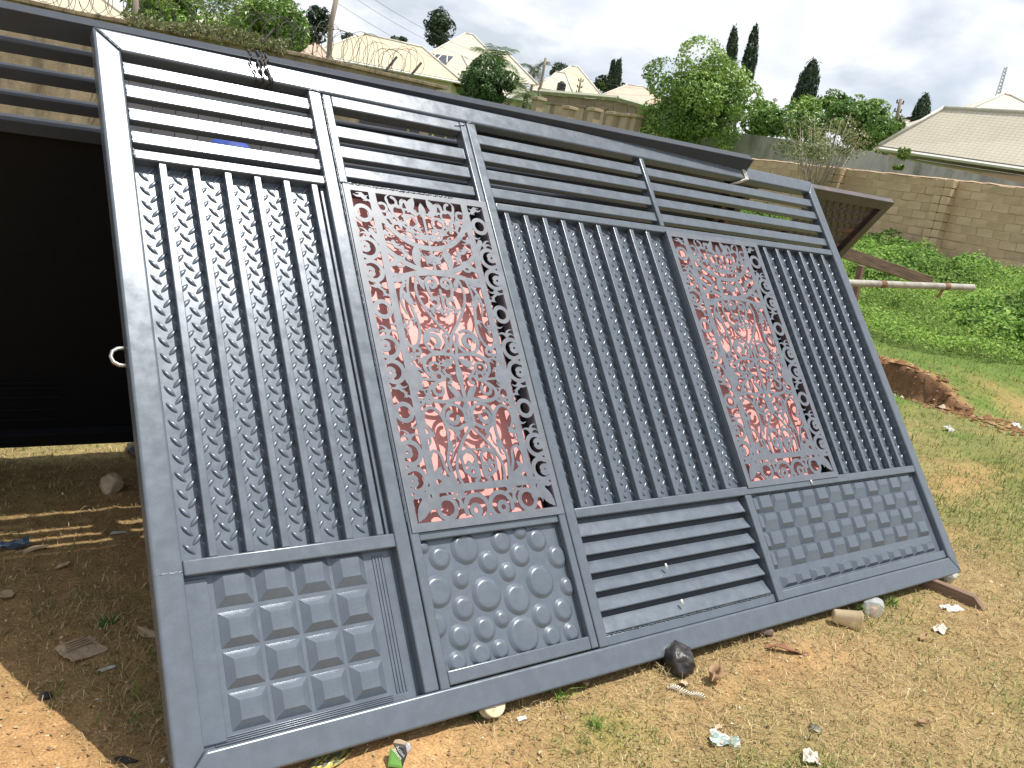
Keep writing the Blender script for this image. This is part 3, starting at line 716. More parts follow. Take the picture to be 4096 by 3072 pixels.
for k, (a, b) in enumerate([(2.236, 2.287), (2.146, 2.197), (2.055, 2.104), (1.967, 2.015)]):
    bead([(0.086, a, -0.012), (0.086, b, -0.012)], 0.003, 20 + k); bead([(0.741, a, -0.012), (0.741, b, -0.012)], 0.0025, 40 + k)
# pull ring, rollers
MB().tube([(0.002 + 0.0, 1.243, -0.026), (-0.022, 1.241, -0.026), (-0.037, 1.232, -0.026), (-0.043, 1.215, -0.026), (-0.037, 1.198, -0.026), (-0.022, 1.188, -0.026), (0.002, 1.186, -0.026)], 0.006, 8).build('pull_ring', STEEL, gate, 0, smooth=True)
def roller(s_):
    c_ = Vector((s_, 0.008, -0.030)); V = []; F = []; k = 28
    prof = [(0.012, -0.020), (0.040, -0.020), (0.043, -0.017), (0.043, -0.012), (0.034, -0.003), (0.034, 0.003), (0.043, 0.012), (0.043, 0.017), (0.040, 0.020), (0.012, 0.020)]
    for r_, z in prof:
        for i in range(k):
            t = 2 * math.pi * i / k; V.append((c_.x + r_ * math.cos(t), c_.y + r_ * math.sin(t), c_.z + z))
    for q in range(len(prof) - 1):
        for i in range(k): F.append((q * k + i, q * k + (i + 1) % k, (q + 1) * k + (i + 1) % k, (q + 1) * k + i))
    o = MB().add(V, F).build('roller_wheel', NYLON, gate, 0, smooth=True); o.data.set_sharp_from_angle(angle=rad(35))
    V = [(c_.x + 0.012 * math.cos(2 * math.pi * i / 12), c_.y + 0.012 * math.sin(2 * math.pi * i / 12), c_.z + z) for z in (-0.022, 0.023) for i in range(12)]
    MB().add(V, [tuple(range(12))[::-1], tuple(range(12, 24))] + [(i, (i + 1) % 12, 12 + (i + 1) % 12, 12 + i) for i in range(12)]).build('axle', STEEL, o, 0.001)
roller(0.988)

# ------------------------------------------------------------------ the dark gate behind, leaning forward against the grey one
BM_ = Matrix(((0.99849, -0.05354, -0.01259, -0.0362), (-0.03764, -0.49834, -0.86617, 1.580), (0.0401, 0.86533, -0.4996, 1.9298), (0, 0, 0, 1)))
bgate = empty('metal_gate', mat=BM_)
tag(bgate, 'slatted metal gate with shade-blackened face leaning forward behind the grey gate', 'gate')
BL_, BR_ = -3.6, 3.36
def bp(name, a0, a1, b0, b1, n0=0.0, n1=0.045, mat=SHADEP, bevel=0.003): return boxo(name, mat, bgate, a0, a1, -b1, -b0, n0, n1, bevel)
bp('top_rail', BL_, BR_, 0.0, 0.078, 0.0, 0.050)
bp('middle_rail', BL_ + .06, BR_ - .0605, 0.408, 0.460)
bp('bottom_rail', BL_ + .06, BR_ - .0605, 2.10, 2.187, mat=SHADES)
bp('side_stile', BR_ - 0.06, BR_, 0.0785, 2.187, mat=SHADES); bp('side_stile', BL_, BL_ + 0.06, 0.0785, 2.187, mat=SHADES)
for a, b in ((0.116, 0.159), (0.212, 0.256), (0.311, 0.354)): bp('slat', BL_ + .0605, BR_ - .061, a, b, 0.004, 0.040, SHADEP, 0.003)
bp('sheet_panel', BL_ + .0605, BR_ - .061, 0.4605, 2.0995, 0.002, 0.006, SHADES, 0)
for b in (0.475, 1.77, 1.804, 1.867, 1.951, 2.022): bp('pressed_rib', BL_ + .061, 0.0495, b, b + 0.012, 0.0062, 0.014, SHADES, 0.003)

# stones the gates stand on
def rock(name, loc, size, mat, label, seed, rough=0.25, group=None, cat='stone'):
    bm = bmesh.new(); bmesh.ops.create_icosphere(bm, subdivisions=4, radius=1.0); rs = np.random.RandomState(seed)
    dirs = rs.normal(size=(14, 3)); dirs /= np.linalg.norm(dirs, axis=1)[:, None]; cut = rs.uniform(0.62, 0.95, 14)
    for v in bm.verts:
        p = np.array(v.co); k = 1.0
        for d_, c_ in zip(dirs, cut):
            q = p @ d_
            if q > c_: k = min(k, c_ / q)
        nn = fbm(np.array([p[0] * 3 + seed + p[2] * 2]), np.array([p[1] * 3 - p[2] * 2]), seed)[0] - .5
        n3 = vnoise(np.array([p[0] * 14 + p[2] * 9]), np.array([p[1] * 14 - p[2] * 7]), seed)[0] - .5
        v.co = Vector(p * k * (1 + rough * nn + 0.10 * n3)); v.co.x *= size[0]; v.co.y *= size[1]; v.co.z *= size[2]
    for f in bm.faces: f.smooth = True
    me = bpy.data.meshes.new(name); bm.to_mesh(me); bm.free(); me.materials.append(mat)
    o = bpy.data.objects.new(name, me); link(o); o.location = loc; o.rotation_euler = (0, 0, seed * 1.7)
    return tag(o, label, cat, group)
SLAG = simple('black_slag', (0.012, 0.011, 0.011), (0.05, 0.045, 0.042), 22, 0.35, 0.9, 0.012)
SLAGB = simple('brown_slag', (0.03, 0.025, 0.022), (0.20, 0.13, 0.09), 14, 0.7, 0.8, 0.01)
g_ = gpt(2720, 2690); rock('slag_stone', (g_[0] + 0.02, g_[1] + 0.035, g_[2] + 0.030), (0.098, 0.075, 0.066), SLAG, 'shiny black lump of slag wedged under the grey gate', 4)
g_ = gpt(3060, 2545); rock('slag_stone', (g_[0], g_[1] + 0.03, g_[2] + 0.018), (0.06, 0.05, 0.04), SLAGB, 'small brown and black lump half under the grey gate', 9)
q_ = np.array(BM_ @ Vector((0.45, -2.2, 0.02))); rock('slag_stone', (q_[0], q_[1], hz(q_[0], q_[1]) + 0.02), (0.10, 0.07, 0.05), SLAG, 'dark stone under the bottom rail of the black gate', 12)
q_ = np.array(BM_ @ Vector((3.0, -2.2, 0.02)))

# ties between the two gates
def to_world(Mx, p): return np.array(Mx @ Vector(p))
ropes = empty('rubber_tie', tuple(to_world(GM, (0.555, 2.39, 0.0))))
tag(ropes, 'twisted dark rubber strips tied round the top rails of both gates', 'rope')
rl = np.array(ropes.location)
for k, (s0, s1, w_) in enumerate(((0.515, 0.548, .0042), (0.547, 0.573, .0055), (0.560, 0.600, .0055), (0.575, 0.606, .005))):
    rs = np.random.RandomState(70 + k); P = []
    bt = to_world(BM_, (s0 + 0.03, -0.045, 0.054)); b2 = to_world(BM_, (s0 + 0.025, 0.007, 0.045)); b3 = to_world(BM_, (s0 + 0.02, 0.006, -0.003)); b4 = to_world(BM_, (s0 + 0.02, -0.05, -0.006))
    g1 = to_world(GM, (s0 + 0.005, 2.407, -0.01)); g2 = to_world(GM, (s0 + 0.01, 2.398, 0.007)); g3 = to_world(GM, (s1 - 0.012, 2.355, 0.008)); g4 = to_world(GM, (s1, 2.313, 0.004)); g5 = to_world(GM, (s1, 2.312, -0.05))
    for a, b in zip((b4, b3, b2, g2, g3, g4), (b3, b2, g2, g3, g4, g5)):
        for q in range(6):
            p = a + (b - a) * q / 6; P.append(p + rs.normal(0, 0.0012, 3))
    P.append(g5)
    rr = [w_ * (0.75 + 0.35 * math.sin(i * 1.3 + k)) for i in range(len(P))]
    MB().tube([p - rl for p in P], rr, 6).build('rubber_strip', RUBBER, ropes, 0, smooth=True)
tie = empty('wire_tie', tuple(to_world(GM, (3.36, 2.39, 0.0))))
tag(tie, 'pale wire tied round the grey gate near the end of the dark top rail', 'wire')
tl = np.array(tie.location)
for k in range(3):
    a = 3.335 + k * 0.010
    P = [(a, 2.41, -0.055), (a, 2.408, -0.02), (a, 2.404, 0.003), (a + 0.004, 2.36, 0.005), (a + 0.008, 2.316, 0.004), (a - 0.03, 2.309, -0.03), (a - 0.06, 2.309, -0.056)]
    MB().tube([to_world(GM, p) - tl for p in P], 0.0042, 6).build('wire_strand', TIEW, tie, 0, smooth=True)

# ------------------------------------------------------------------ brown gate, prop pipe and planks
th = rad(36); dn = np.array([0.045, math.sin(th), -math.cos(th)]); bx = np.array([0.9990, -0.010, 0.043]); bx /= np.linalg.norm(bx)
by = -(dn - (dn @ bx) * bx); by /= np.linalg.norm(by); bz = np.cross(bx, by)
NM = Matrix(((bx[0], by[0], bz[0], 5.27), (bx[1], by[1], bz[1], 1.68), (bx[2], by[2], bz[2], 2.05), (0, 0, 0, 1)))
ngate = empty('brown_gate', mat=NM)
tag(ngate, 'brown copper-brushed metal gate with tread plate, leaning behind the right end', 'gate')
def npart(name, a0, a1, b0, b1, n0=-0.045, n1=0.0, mat=COPPER, bevel=0.003): return boxo(name, mat, ngate, -a1, -a0, -b1, -b0, n0, n1, bevel)
npart('side_stile', 0.0, 0.085, 0.0, 2.3); npart('top_rail', 0.0855, 2.9, 0.0, 0.075); npart('bottom_rail', 0.0855, 2.9, 2.2, 2.3)
npart('middle_stile', 0.78, 0.84, 0.0755, 2.1995, -0.045, -0.003); npart('middle_stile', 1.45, 1.51, 0.0755, 2.1995, -0.045, -0.003); npart('side_stile', 2.84, 2.9, 0.0755, 2.1995, -0.045, -0.003)
npart('rail', 0.8405, 1.4495, 0.33, 0.38, -0.045, -0.004)
tread('tread_plate', -0.7795, -0.0855, -1.45, -0.0755, -0.034, COPPER, ngate, 0.080, True, 1.45)
tread('tread_plate', -1.4495, -0.8405, -1.45, -0.38, -0.034, COPPER, ngate, 0.080, True, 1.45)
tread('tread_plate', -2.8395, -1.5105, -1.45, -0.0755, -0.034, COPPER, ngate, 0.080, True, 1.45)
npart('sheet_panel', 0.0855, 2.84, 1.4505, 2.1995, -0.034, -0.030, COPPER, 0)
p1, p2_ = pt(3891, 1150, 6.9), pt(3400, 1132, 6.15); dd = (p2_ - p1); p3 = p1 + dd * 1.75
pr = MB(); pr.tube([p1, p1 + (p3 - p1) * .5, p3], 0.026, 16, cap=False); pr.tube([p1 + dd * 0.002, p3], 0.022, 16, cap=True)
pipe = pr.build('prop_pipe', PIPE, None, 0, smooth=True); tag(pipe, 'pale round metal pipe sticking out past the gates to the right', 'pipe')
q1 = p1 + dd * 0.27; ux = dd / np.linalg.norm(dd); dwn = np.array([0, 0, -1.0]); fr = np.cross(ux, dwn)
for (q, ang) in ((0.24, 1), (0.76, 0)):
    c_ = p1 + dd * q
    MB().tube([c_ - ux * 0.03, c_ + ux * 0.03], 0.0280, 16, cap=False).build('rusty_band', RUST, pipe, 0, smooth=True)
c_ = p1 + dd * 0.27
MB().add([tuple(c_ + ux * a + dwn * b + fr * w_) for w_ in (-0.003, 0.003) for a, b in ((-0.06, -0.035), (-0.035, -0.035), (0.035, 0.085), (0.02, 0.095), (-0.01, 0.075))],
         [(0, 1, 2, 3, 4), (9, 8, 7, 6, 5)] + [(i, (i + 1) % 5, 5 + (i + 1) % 5, 5 + i) for i in range(5)]).build('rusty_bracket', RUST, pipe)
def plank(name, a, b, wd, tk, mat, label, upv=(0, 0, 1), cutend=0.0, cat='plank'):
    a = np.array(a); b = np.array(b); x = b - a; L = np.linalg.norm(x); x /= L; u = np.array(upv, float); u -= (u @ x) * x; u /= np.linalg.norm(u); v = np.cross(u, x)
    Mx = Matrix(((x[0], v[0], u[0], a[0]), (x[1], v[1], u[1], a[1]), (x[2], v[2], u[2], a[2]), (0, 0, 0, 1)))
    V = [(0, -tk / 2, 0), (L, -tk / 2, 0), (L, tk / 2, 0), (0, tk / 2, 0), (0, -tk / 2, wd), (L - cutend, -tk / 2, wd), (L - cutend, tk / 2, wd), (0, tk / 2, wd)]
    V2 = []
    o = MB().add(V, [(0, 3, 2, 1), (4, 5, 6, 7), (0, 1, 5, 4), (1, 2, 6, 5), (2, 3, 7, 6), (3, 0, 4, 7)]).build(name, mat, None, 0.004, 2)
    o.matrix_world = Mx; return tag(o, label, cat)
plank('wooden_plank', pt(3260, 995, 7.5), pt(3718, 1150, 8.1), 0.10, 0.05, WOODD, 'dark weathered plank propping the brown gate above the pipe', cutend=0.02)
plank('wooden_stake', pt(3435, 1060, 7.4), pt(3400, 1230, 7.5), 0.05, 0.05, WOODB, 'short brown stake below the corner of the brown gate', upv=(0, -1, 0))
a_ = gpt(3640, 2270); b_ = gpt(3975, 2452)
plank('wooden_plank', (a_[0] - 0.25, a_[1] + 0.22, hz(a_[0] - .2, a_[1] + .2) - 0.02), (b_[0], b_[1], hz(b_[0], b_[1]) - 0.035), 0.082, 0.05, WOODB, 'brown plank on the ground under the right corner of the grey gate', cutend=0.10)

# things seen through the slats: boarded gate, cut-letter sign, bundle
SHEETG = simple('dull_grey_sheet', (0.055, 0.052, 0.056), (0.095, 0.09, 0.095), 4, 0.6, 0.2, 0.01)
rgx = at_y(455, 420, 4.6)[0]; rg = empty('boarded_gate', (rgx, 4.6, hz(0.2, 4.6))); rg.rotation_euler = (rad(-9), 0, rad(3)); tag(rg, 'dull grey gate of upright boards standing behind the slats', 'gate')
for k in range(10):
    boxo('board', SHEETG, rg, 0.0 + k * 0.165, 0.158 + k * 0.165, 0.0, 0.02, 0.05, 2.25, 0.004)
boxo('cross_rail', SHEETG, rg, 0, 1.64, 0.0205, 0.06, 0.35, 0.42, 0.003); boxo('cross_rail', SHEETG, rg, 0, 1.64, 0.0205, 0.06, 1.85, 1.92, 0.003)
TARP = simple('blue_cloth', (0.015, 0.035, 0.20), (0.03, 0.07, 0.34), 9, 0.7, 0.5, 0.01)
SIGNM = simple('dark_sign_plate', (0.025, 0.022, 0.024), (0.05, 0.043, 0.045), 6, 0.55, 0.1, 0.003)
def cut_sign(name, rows, loc, rot, w, h, label):
    """a dark plate with the letters cut right through it"""
    cu = bpy.data.curves.new(name + '_text', 'FONT'); cu.body = rows; cu.size = 0.17; cu.space_line = 1.05; cu.align_x = 'LEFT'
    to = bpy.data.objects.new('t', cu); COL.objects.link(to)
    dg = bpy.context.evaluated_depsgraph_get(); cu2 = None
    bpy.context.view_layer.objects.active = to
    for o_ in bpy.context.selected_objects: o_.select_set(False)
    to.select_set(True); bpy.ops.object.convert(target='CURVE')
    c = to.data; c.dimensions = '2D'; c.fill_mode = 'BOTH'; c.extrude = 0.003
    sp = c.splines.new('POLY'); sp.points.add(3); sp.use_cyclic_u = True
    for p_, (x, y) in zip(sp.points, ((-0.30, -h + 0.20), (w, -h + 0.20), (w, 0.20), (-0.30, 0.20))): p_.co = (x, y, 0, 1)
    bpy.ops.object.convert(target='MESH')
    to.name = name; to.data.materials.clear(); to.data.materials.append(SIGNM)
    to.location = loc; to.rotation_euler = rot
    tag(to, label, 'sign'); return to
cut_sign('cut_letter_sign', 'LENG\nEVA', tuple(pt(1610, 590, 5.3)), (rad(90), 0, rad(-4)), 1.5, 0.95, 'dark metal sign with cut-out letters seen between the slats of the wicket door')

# blue tarpaulin heap glimpsed between the slats
tp = at_y(925, 553, 3.9); V = []; k = 28; tz0 = hz(tp[0], tp[1]); prof = [(0.42, 0.0), (0.38, 0.45), (0.28, 0.75), (0.14, 0.95), (0.07, 0.99), (0.02, 1.0)]
for r_, z in prof:
    for i in range(k): V.append((r_ * math.cos(2 * math.pi * i / k) * (1 + 0.10 * math.sin(5 * i * 2 * math.pi / k + z * 4)), r_ * math.sin(2 * math.pi * i / k) * (1 + 0.08 * math.sin(3 * i)), z * (tp[2] - tz0 + 0.02)))
o = MB().add(V, [(q * k + i, q * k + (i + 1) % k, (q + 1) * k + (i + 1) % k, (q + 1) * k + i) for q in range(len(prof) - 1) for i in range(k)]).build('tarpaulin_heap', TARP, None, 0, smooth=True); o.location = (tp[0], tp[1], tz0); tag(o, 'bright blue covered heap glimpsed between the glaring slats', 'tarpaulin')

# razor-wire wall
def mk_stain(name, c1, c2, c3, sc=1.4):
    m, nt, p = newmat(name)
    a = noise(nt, sc, 8, 0.65); b = noise(nt, sc * 1.2, 7, 0.65, stretch=(1.5, 1.5, 0.5)); g = noise(nt, 40, 4, 0.6)
    c = ramp(nt, a, [(0.3, c1), (0.7, c2)])
    c = mixc(nt, ramp(nt, b, [(0.45, (0, 0, 0)), (0.72, (0.85,) * 3)]), c, c3)
    c = mixc(nt, 1.0, c, ramp(nt, g, [(0.3, (0.85,) * 3), (0.7, (1.12,) * 3)]), 'MULTIPLY')
    nt.links.new(c, p.inputs['Base Color']); p.inputs['Roughness'].default_value = 0.95; p.inputs['Specular IOR Level'].default_value = 0.1
    nt.links.new(bump(nt, g, 0.4, 0.01), p.inputs['Normal']); return m
STAIN = mk_stain('stained_render', (0.19, 0.15, 0.10), (0.36, 0.29, 0.20), (0.065, 0.052, 0.04), 2.2)
GREYC = mk_stain('weathered_concrete', (0.36, 0.35, 0.33), (0.48, 0.47, 0.44), (0.13, 0.13, 0.12), 0.9)
yw = 12.0
ws = at_y(1747, 350, yw); slope = 0.030
rw = empty('razor_wire_wall', (ws[0], yw, hz(ws[0], yw))); tag(rw, 'stained rendered wall topped with razor wire behind the dark gate', 'wall', None, 'thing')
zt = ws[2] - rw.location.z
kx = [at_y(-900, -165, yw), at_y(300, 60, yw), at_y(1200, 227, yw), ws]
KX = [p[0] - ws[0] for p in kx]; KZ = [p[2] - rw.location.z for p in kx]
KX[0] = KX[1] - 14.0; KZ[0] = KZ[1] - 0.3
def ztop(x): return float(np.interp(x, KX, KZ))
for k in range(3):
    for nm, y0_, y1_, lo, hi, bv in (('wall_face', 0, 0.22, None, 0, 0), ('coping', -0.04, 0.26, 0.002, 0.06, 0.01)):
        V = []
        for x in (KX[k] + 0.002, KX[k + 1] + (0.2 if nm == 'coping' and k == 2 else 0)):
            zz_ = ztop(x); z0_ = (hz(ws[0] + x, yw) - rw.location.z - 0.4) if lo is None else zz_ + lo
            for y_ in (y0_, y1_): V += [(x, y_, z0_), (x, y_, zz_ + hi)]
        MB().add(V, [(0, 4, 5, 1), (2, 3, 7, 6), (1, 5, 7, 3), (0, 1, 3, 2), (4, 6, 7, 5), (0, 2, 6, 4)]).build(nm, STAIN, rw, bv)
WIRE = simple('dark_wire', (0.05, 0.045, 0.04), (0.12, 0.11, 0.10), 30, 0.6, 0, 0, metal=0.3)
rs = np.random.RandomState(5)
for lane in range(2):
    P = []; nl_ = 58; x0, x1 = -11.2, -0.45
    for k in range(nl_ * 20):
        q = k / (nl_ * 20); t = 2 * math.pi * k / 20 * (1 if lane == 0 else -1); wob = 0.06 * math.sin(q * 37 + lane) + 0.05 * math.sin(q * 91)
        R_ = 0.235 + wob * 0.6
        x = x0 + (x1 - x0) * q + 0.24 * math.cos(t) * (0.75 + 0.25 * math.sin(q * 60)) * (1 if lane else -1); P.append((x, 0.10 + R_ * 0.75 * math.cos(t), ztop(x) + 0.30 + wob * 0.4 + R_ * math.sin(t)))
    MB().tube(P, 0.0042, 4).build('razor_coil', WIRE, rw, 0, smooth=True)
for x in (-0.42, -0.9, -3.05, -8.35):
    MB().tube([(x - 0.12, 0.1, ztop(x) + 0.02), (x + 0.10, 0.1, ztop(x) + 0.36)], 0.022, 4).build('angle_post', WIRE, rw, 0)

# ------------------------------------------------------------------ block wall along the right
BLK = []
for k, (a, b) in enumerate((((0.47, 0.34, 0.21), (0.57, 0.43, 0.28)), ((0.50, 0.37, 0.235), (0.60, 0.46, 0.31)), ((0.44, 0.32, 0.20), (0.53, 0.40, 0.26)))):
    BLK.append(simple('sandcrete_block_%d' % k, a, b, 3.5, 0.95, 0.35, 0.02, coord='Object', spec=0.1))
MORT = simple('mortar', (0.40, 0.29, 0.18), (0.50, 0.38, 0.25), 6, 0.95, 0.3, 0.02, spec=0.1)
bw0 = np.array([23.75, 7.0]); bw1 = np.array([25.3, 22.0]); bd = bw1 - bw0; BLn = np.linalg.norm(bd); bd /= BLn
bn = np.array([-bd[1], bd[0]])          # points to -x (towards the plot)
bwall = empty('block_wall', (bw0[0], bw0[1], 0)); bwall.rotation_euler = (0, 0, math.atan2(bd[1], bd[0])); tag(bwall, 'tan sandcrete block wall with projecting pillars behind the green weeds', 'wall', None, 'thing')
bs = 0.022                             # the courses rise gently along the wall
def wz(u): return 2.06 + u * bs
CH = 0.238; CW = 0.478; NC = 9; ncol = int(11.9 / CW)
Vm = [(-0.5, 0.016, wz(0) - 0.5), (BLn, 0.016, wz(BLn) - .5), (BLn, 0.20, wz(BLn) - .5), (-0.5, 0.20, wz(0) - .5), (-0.5, 0.016, wz(0) + NC * CH - 0.01), (BLn, 0.016, wz(BLn) + NC * CH - 0.01), (BLn, 0.20, wz(BLn) + NC * CH - .01), (-0.5, 0.20, wz(0) + NC * CH - .01)]
MB().add([(x, -y, z) for x, y, z in Vm], [(0, 3, 2, 1), (4, 5, 6, 7), (0, 1, 5, 4), (1, 2, 6, 5), (2, 3, 7, 6), (3, 0, 4, 7)]).build('mortar_core', MORT, bwall)
def block_mesh(l, h, d, seed, mat):
    bm = bmesh.new(); bmesh.ops.create_cube(bm, size=1.0); rs = np.random.RandomState(seed)
    for v in bm.verts: v.co.x *= l; v.co.y *= d; v.co.z *= h
    bmesh.ops.bevel(bm, geom=bm.edges, offset=0.011, segments=1, affect='EDGES')
    for v in bm.verts: v.co += Vector(rs.normal(0, 0.005, 3))
    me = bpy.data.meshes.new('block'); bm.to_mesh(me); bm.free(); me.materials.append(mat); return me
full = [block_mesh(CW - 0.015, CH - 0.013, 0.10, 100 + k, BLK[k % 3]) for k in range(9)]
pil = [block_mesh(0.242, CH - 0.014, 0.30, 130 + k, BLK[(k + 1) % 3]) for k in range(6)]
rs = np.random.RandomState(8); shear = Matrix.Identity(4)
UP = [4.55, 8.5]
for j in range(NC):
    for i in range(ncol + 1):
        u = (i + (0.5 if j % 2 else 0)) * CW
        if any(abs(u - p_) < 0.36 for p_ in UP): continue
        o = bpy.data.objects.new('block', full[rs.randint(9)]); link(o, bwall)
        o.location = (u, -0.055 + rs.normal(0, 0.004), wz(u) + (j + 0.5) * CH); o.rotation_euler = (rs.choice([0, math.pi]), -math.atan(bs), rs.normal(0, 0.004))
    for p_ in UP:
        for q in (-1, 1):
            o = bpy.data.objects.new('block', pil[rs.randint(6)]); link(o, bwall)
            o.location = (p_ + q * 0.128 + rs.normal(0, .004), 0.10, wz(p_) + (j + 0.5) * CH); o.rotation_euler = (0, -math.atan(bs), rs.normal(0, 0.02))
        for q in (-1, 1):
            o = bpy.data.objects.new('block', pil[rs.randint(6)]); link(o, bwall)
            o.location = (p_ + q * 0.375, -0.155, wz(p_) + (j + 0.5) * CH); o.rotation_euler = (0, -math.atan(bs), 0)
fb = MB()
for j in range(NC):
    u = 11.9 + (0.24 if j % 2 else 0)
    while u < BLn:
        z = wz(u) + j * CH; fb.box(u + 0.01, u + CW - 0.012, -0.10, -0.004, z + 0.009, z + CH - 0.009); u += CW
o = fb.build('far_blocks', BLK[0], bwall); o['kind'] = 'stuff'
cp = MB(); n_ = 60; rs = np.random.RandomState(2)
TOPM = simple('crumbly_coping', (0.40, 0.27, 0.18), (0.55, 0.42, 0.30), 9, 0.95, 0.4, 0.03)
Pc = [(-0.5 + (BLn + .5) * k / n_, -0.1 + rs.normal(0, .01), wz((BLn) * k / n_) + NC * CH + 0.004 + rs.normal(0, 0.008)) for k in range(n_ + 1)]
cp.tube(Pc, [0.035] * len(Pc), 6); o = cp.build('coping_mortar', TOPM, bwall); o.scale = (1, 2.6, 1); o.location = (0, 0.16, 0)
# scaling y about 0.1
# grey rendered wall behind it
ga, gb_ = at_x(2760, 505, 31.0), at_x(4300, 775, 29.2)
gw = empty('concrete_wall', (ga[0], ga[1], hz(ga[0], ga[1]))); tag(gw, 'grey stained concrete wall standing behind the tan block wall', 'wall', None, 'thing')
gl = np.array(gw.location)
mids = [ga, at_x(2895, 522, 30.9), at_x(3450, 600, 30.2), at_x(3700, 655, 29.8), gb_]
tops = [505, 522]
for k in range(len(mids) - 1):
    a, b = mids[k] - gl, mids[k + 1] - gl
    drop = 0.0
    V = [(a[0], a[1], -1.2), (b[0], b[1], -1.6), (b[0] + .2, b[1], -1.6), (a[0] + .2, a[1], -1.2), (a[0], a[1], a[2]), (b[0], b[1] + 0.004, b[2]), (b[0] + .2, b[1] + 0.004, b[2]), (a[0] + .2, a[1], a[2])]
    MB().add(V, [(0, 3, 2, 1), (4, 5, 6, 7), (0, 1, 5, 4), (1, 2, 6, 5), (2, 3, 7, 6), (3, 0, 4, 7)]).build('wall_bay', GREYC, gw)
#@@PART3
# ------------------------------------------------------------------ houses up the hill
def roofmat(name, c, line=0.25, tile=False, sc=1.0):
    m, nt, p = newmat(name)
    uvn = nt.nodes.new('ShaderNodeUVMap'); uvn.uv_map = 'UVMap'
    n = noise(nt, 0.6, 6, 0.6); c = np.array(c)
    base = ramp(nt, n, [(0.3, tuple(c * 0.92)), (0.7, tuple(c * 1.05))])
    b = nt.nodes.new('ShaderNodeTexBrick'); nt.links.new(uvn.outputs[0], b.inputs['Vector'])
    b.inputs['Scale'].default_value = 2.3 / sc; b.inputs['Mortar Size'].default_value = 0.035; b.inputs['Mortar Smooth'].default_value = 0.6
    b.inputs['Brick Width'].default_value = 0.52 if tile else 60; b.inputs['Row Height'].default_value = 0.36; b.offset = 0.0
    b.inputs['Color1'].default_value = (1, 1, 1, 1); b.inputs['Color2'].default_value = (0.95, 0.95, 0.95, 1); b.inputs['Mortar'].default_value = (1 - line,) * 3 + (1,)
    nt.links.new(mixc(nt, 1.0, base, b.outputs['Color'], 'MULTIPLY'), p.inputs['Base Color'])
    inv = nt.nodes.new('ShaderNodeMath'); inv.operation = 'SUBTRACT'; inv.inputs[0].default_value = 1; nt.links.new(b.outputs['Fac'], inv.inputs[1])
    nt.links.new(bump(nt, inv.outputs[0], 0.5, 0.04), p.inputs['Normal']); p.inputs['Roughness'].default_value = 0.6; return m
CREAM = roofmat('cream_roof_sheet', (0.55, 0.475, 0.335)); CREAM2 = roofmat('pale_cream_roof_sheet', (0.52, 0.485, 0.385), 0.12)
TILE = roofmat('stone_tile_roof', (0.54, 0.49, 0.385), 0.24, True); PINKR = roofmat('pinkish_roof_sheet', (0.50, 0.375, 0.285), 0.12); BEIGE = roofmat('beige_roof_sheet', (0.48, 0.43, 0.34), 0.10)
PLAST = simple('cream_plaster', (0.50, 0.44, 0.33), (0.60, 0.54, 0.42), 1.5, 0.9, 0.1, 0.01); PEACH = simple('peach_plaster', (0.42, 0.28, 0.19), (0.52, 0.36, 0.25), 1.5, 0.9, 0.1, 0.01)
FASC = simple('white_fascia', (0.62, 0.61, 0.57), (0.72, 0.71, 0.68), 4, 0.6, 0, 0); RIDGE = simple('ridge_cap_metal', (0.50, 0.47, 0.40), (0.62, 0.59, 0.52), 4, 0.5, 0, 0)
GLASSD = simple('dark_louvre_glass', (0.03, 0.035, 0.045), (0.07, 0.075, 0.09), 3, 0.25, 0, 0)
def roofpart(name, mat, parent, tris, L):
    """flat roof slopes with uv running along the eave and up the slope; each with thickness"""
    V = []; UV = []; Fs = {}
    for poly in tris:
        P = [np.array(p, float) - L for p in poly]; x = P[1] - P[0]; x /= np.linalg.norm(x); n = np.cross(x, P[2] - P[0]); n /= np.linalg.norm(n)
        if n[2] < 0: n = -n
        y = np.cross(n, x); b = len(V); k = len(P)
        for off in (0, -0.09):
            for p in P: V.append(p + n * off); UV.append(((p - P[0]) @ x, (p - P[0]) @ y))
        Fs.setdefault(k, []).append(tuple(range(b, b + k))); Fs[k].append(tuple(range(b + 2 * k - 1, b + k - 1, -1)))
        for i in range(k): Fs.setdefault(4, []).append((b + i, b + (i + 1) % k, b + k + (i + 1) % k, b + k + i))
    o = mesh_np(name, np.array(V), [np.array(v_) for v_ in Fs.values()], mat, parent, uv=np.array(UV))
    bm = bmesh.new(); bm.from_mesh(o.data); bmesh.ops.recalc_face_normals(bm, faces=bm.faces); bm.to_mesh(o.data); bm.free(); return o
def capline(parent, L, pts, r=0.09, mat=RIDGE, name='ridge_cap'):
    MB().tube([np.array(p) - L + np.array([0, 0, 0.03]) for p in pts], r, 6).build(name, mat, parent, 0, smooth=True)
def body(parent, L, corners, mat, zt, down=5.0, name='wall'):
    k = len(corners); V = [(c[0] - L[0], c[1] - L[1], z) for z in (-down, zt - L[2]) for c in corners]
    MB().add(V, [tuple(range(k))[::-1], tuple(range(k, 2 * k))] + [(i, (i + 1) % k, k + (i + 1) % k, k + i) for i in range(k)]).build(name, mat, parent)
HD = np.array([0.617, 0.787, 0.0])       # level direction away from the camera
HR = np.array([0.787, -0.617, 0.0])
def inset(cs, d):
    c = sum(cs) / len(cs); return [p + (c - p) / np.linalg.norm(c - p) * d for p in cs]
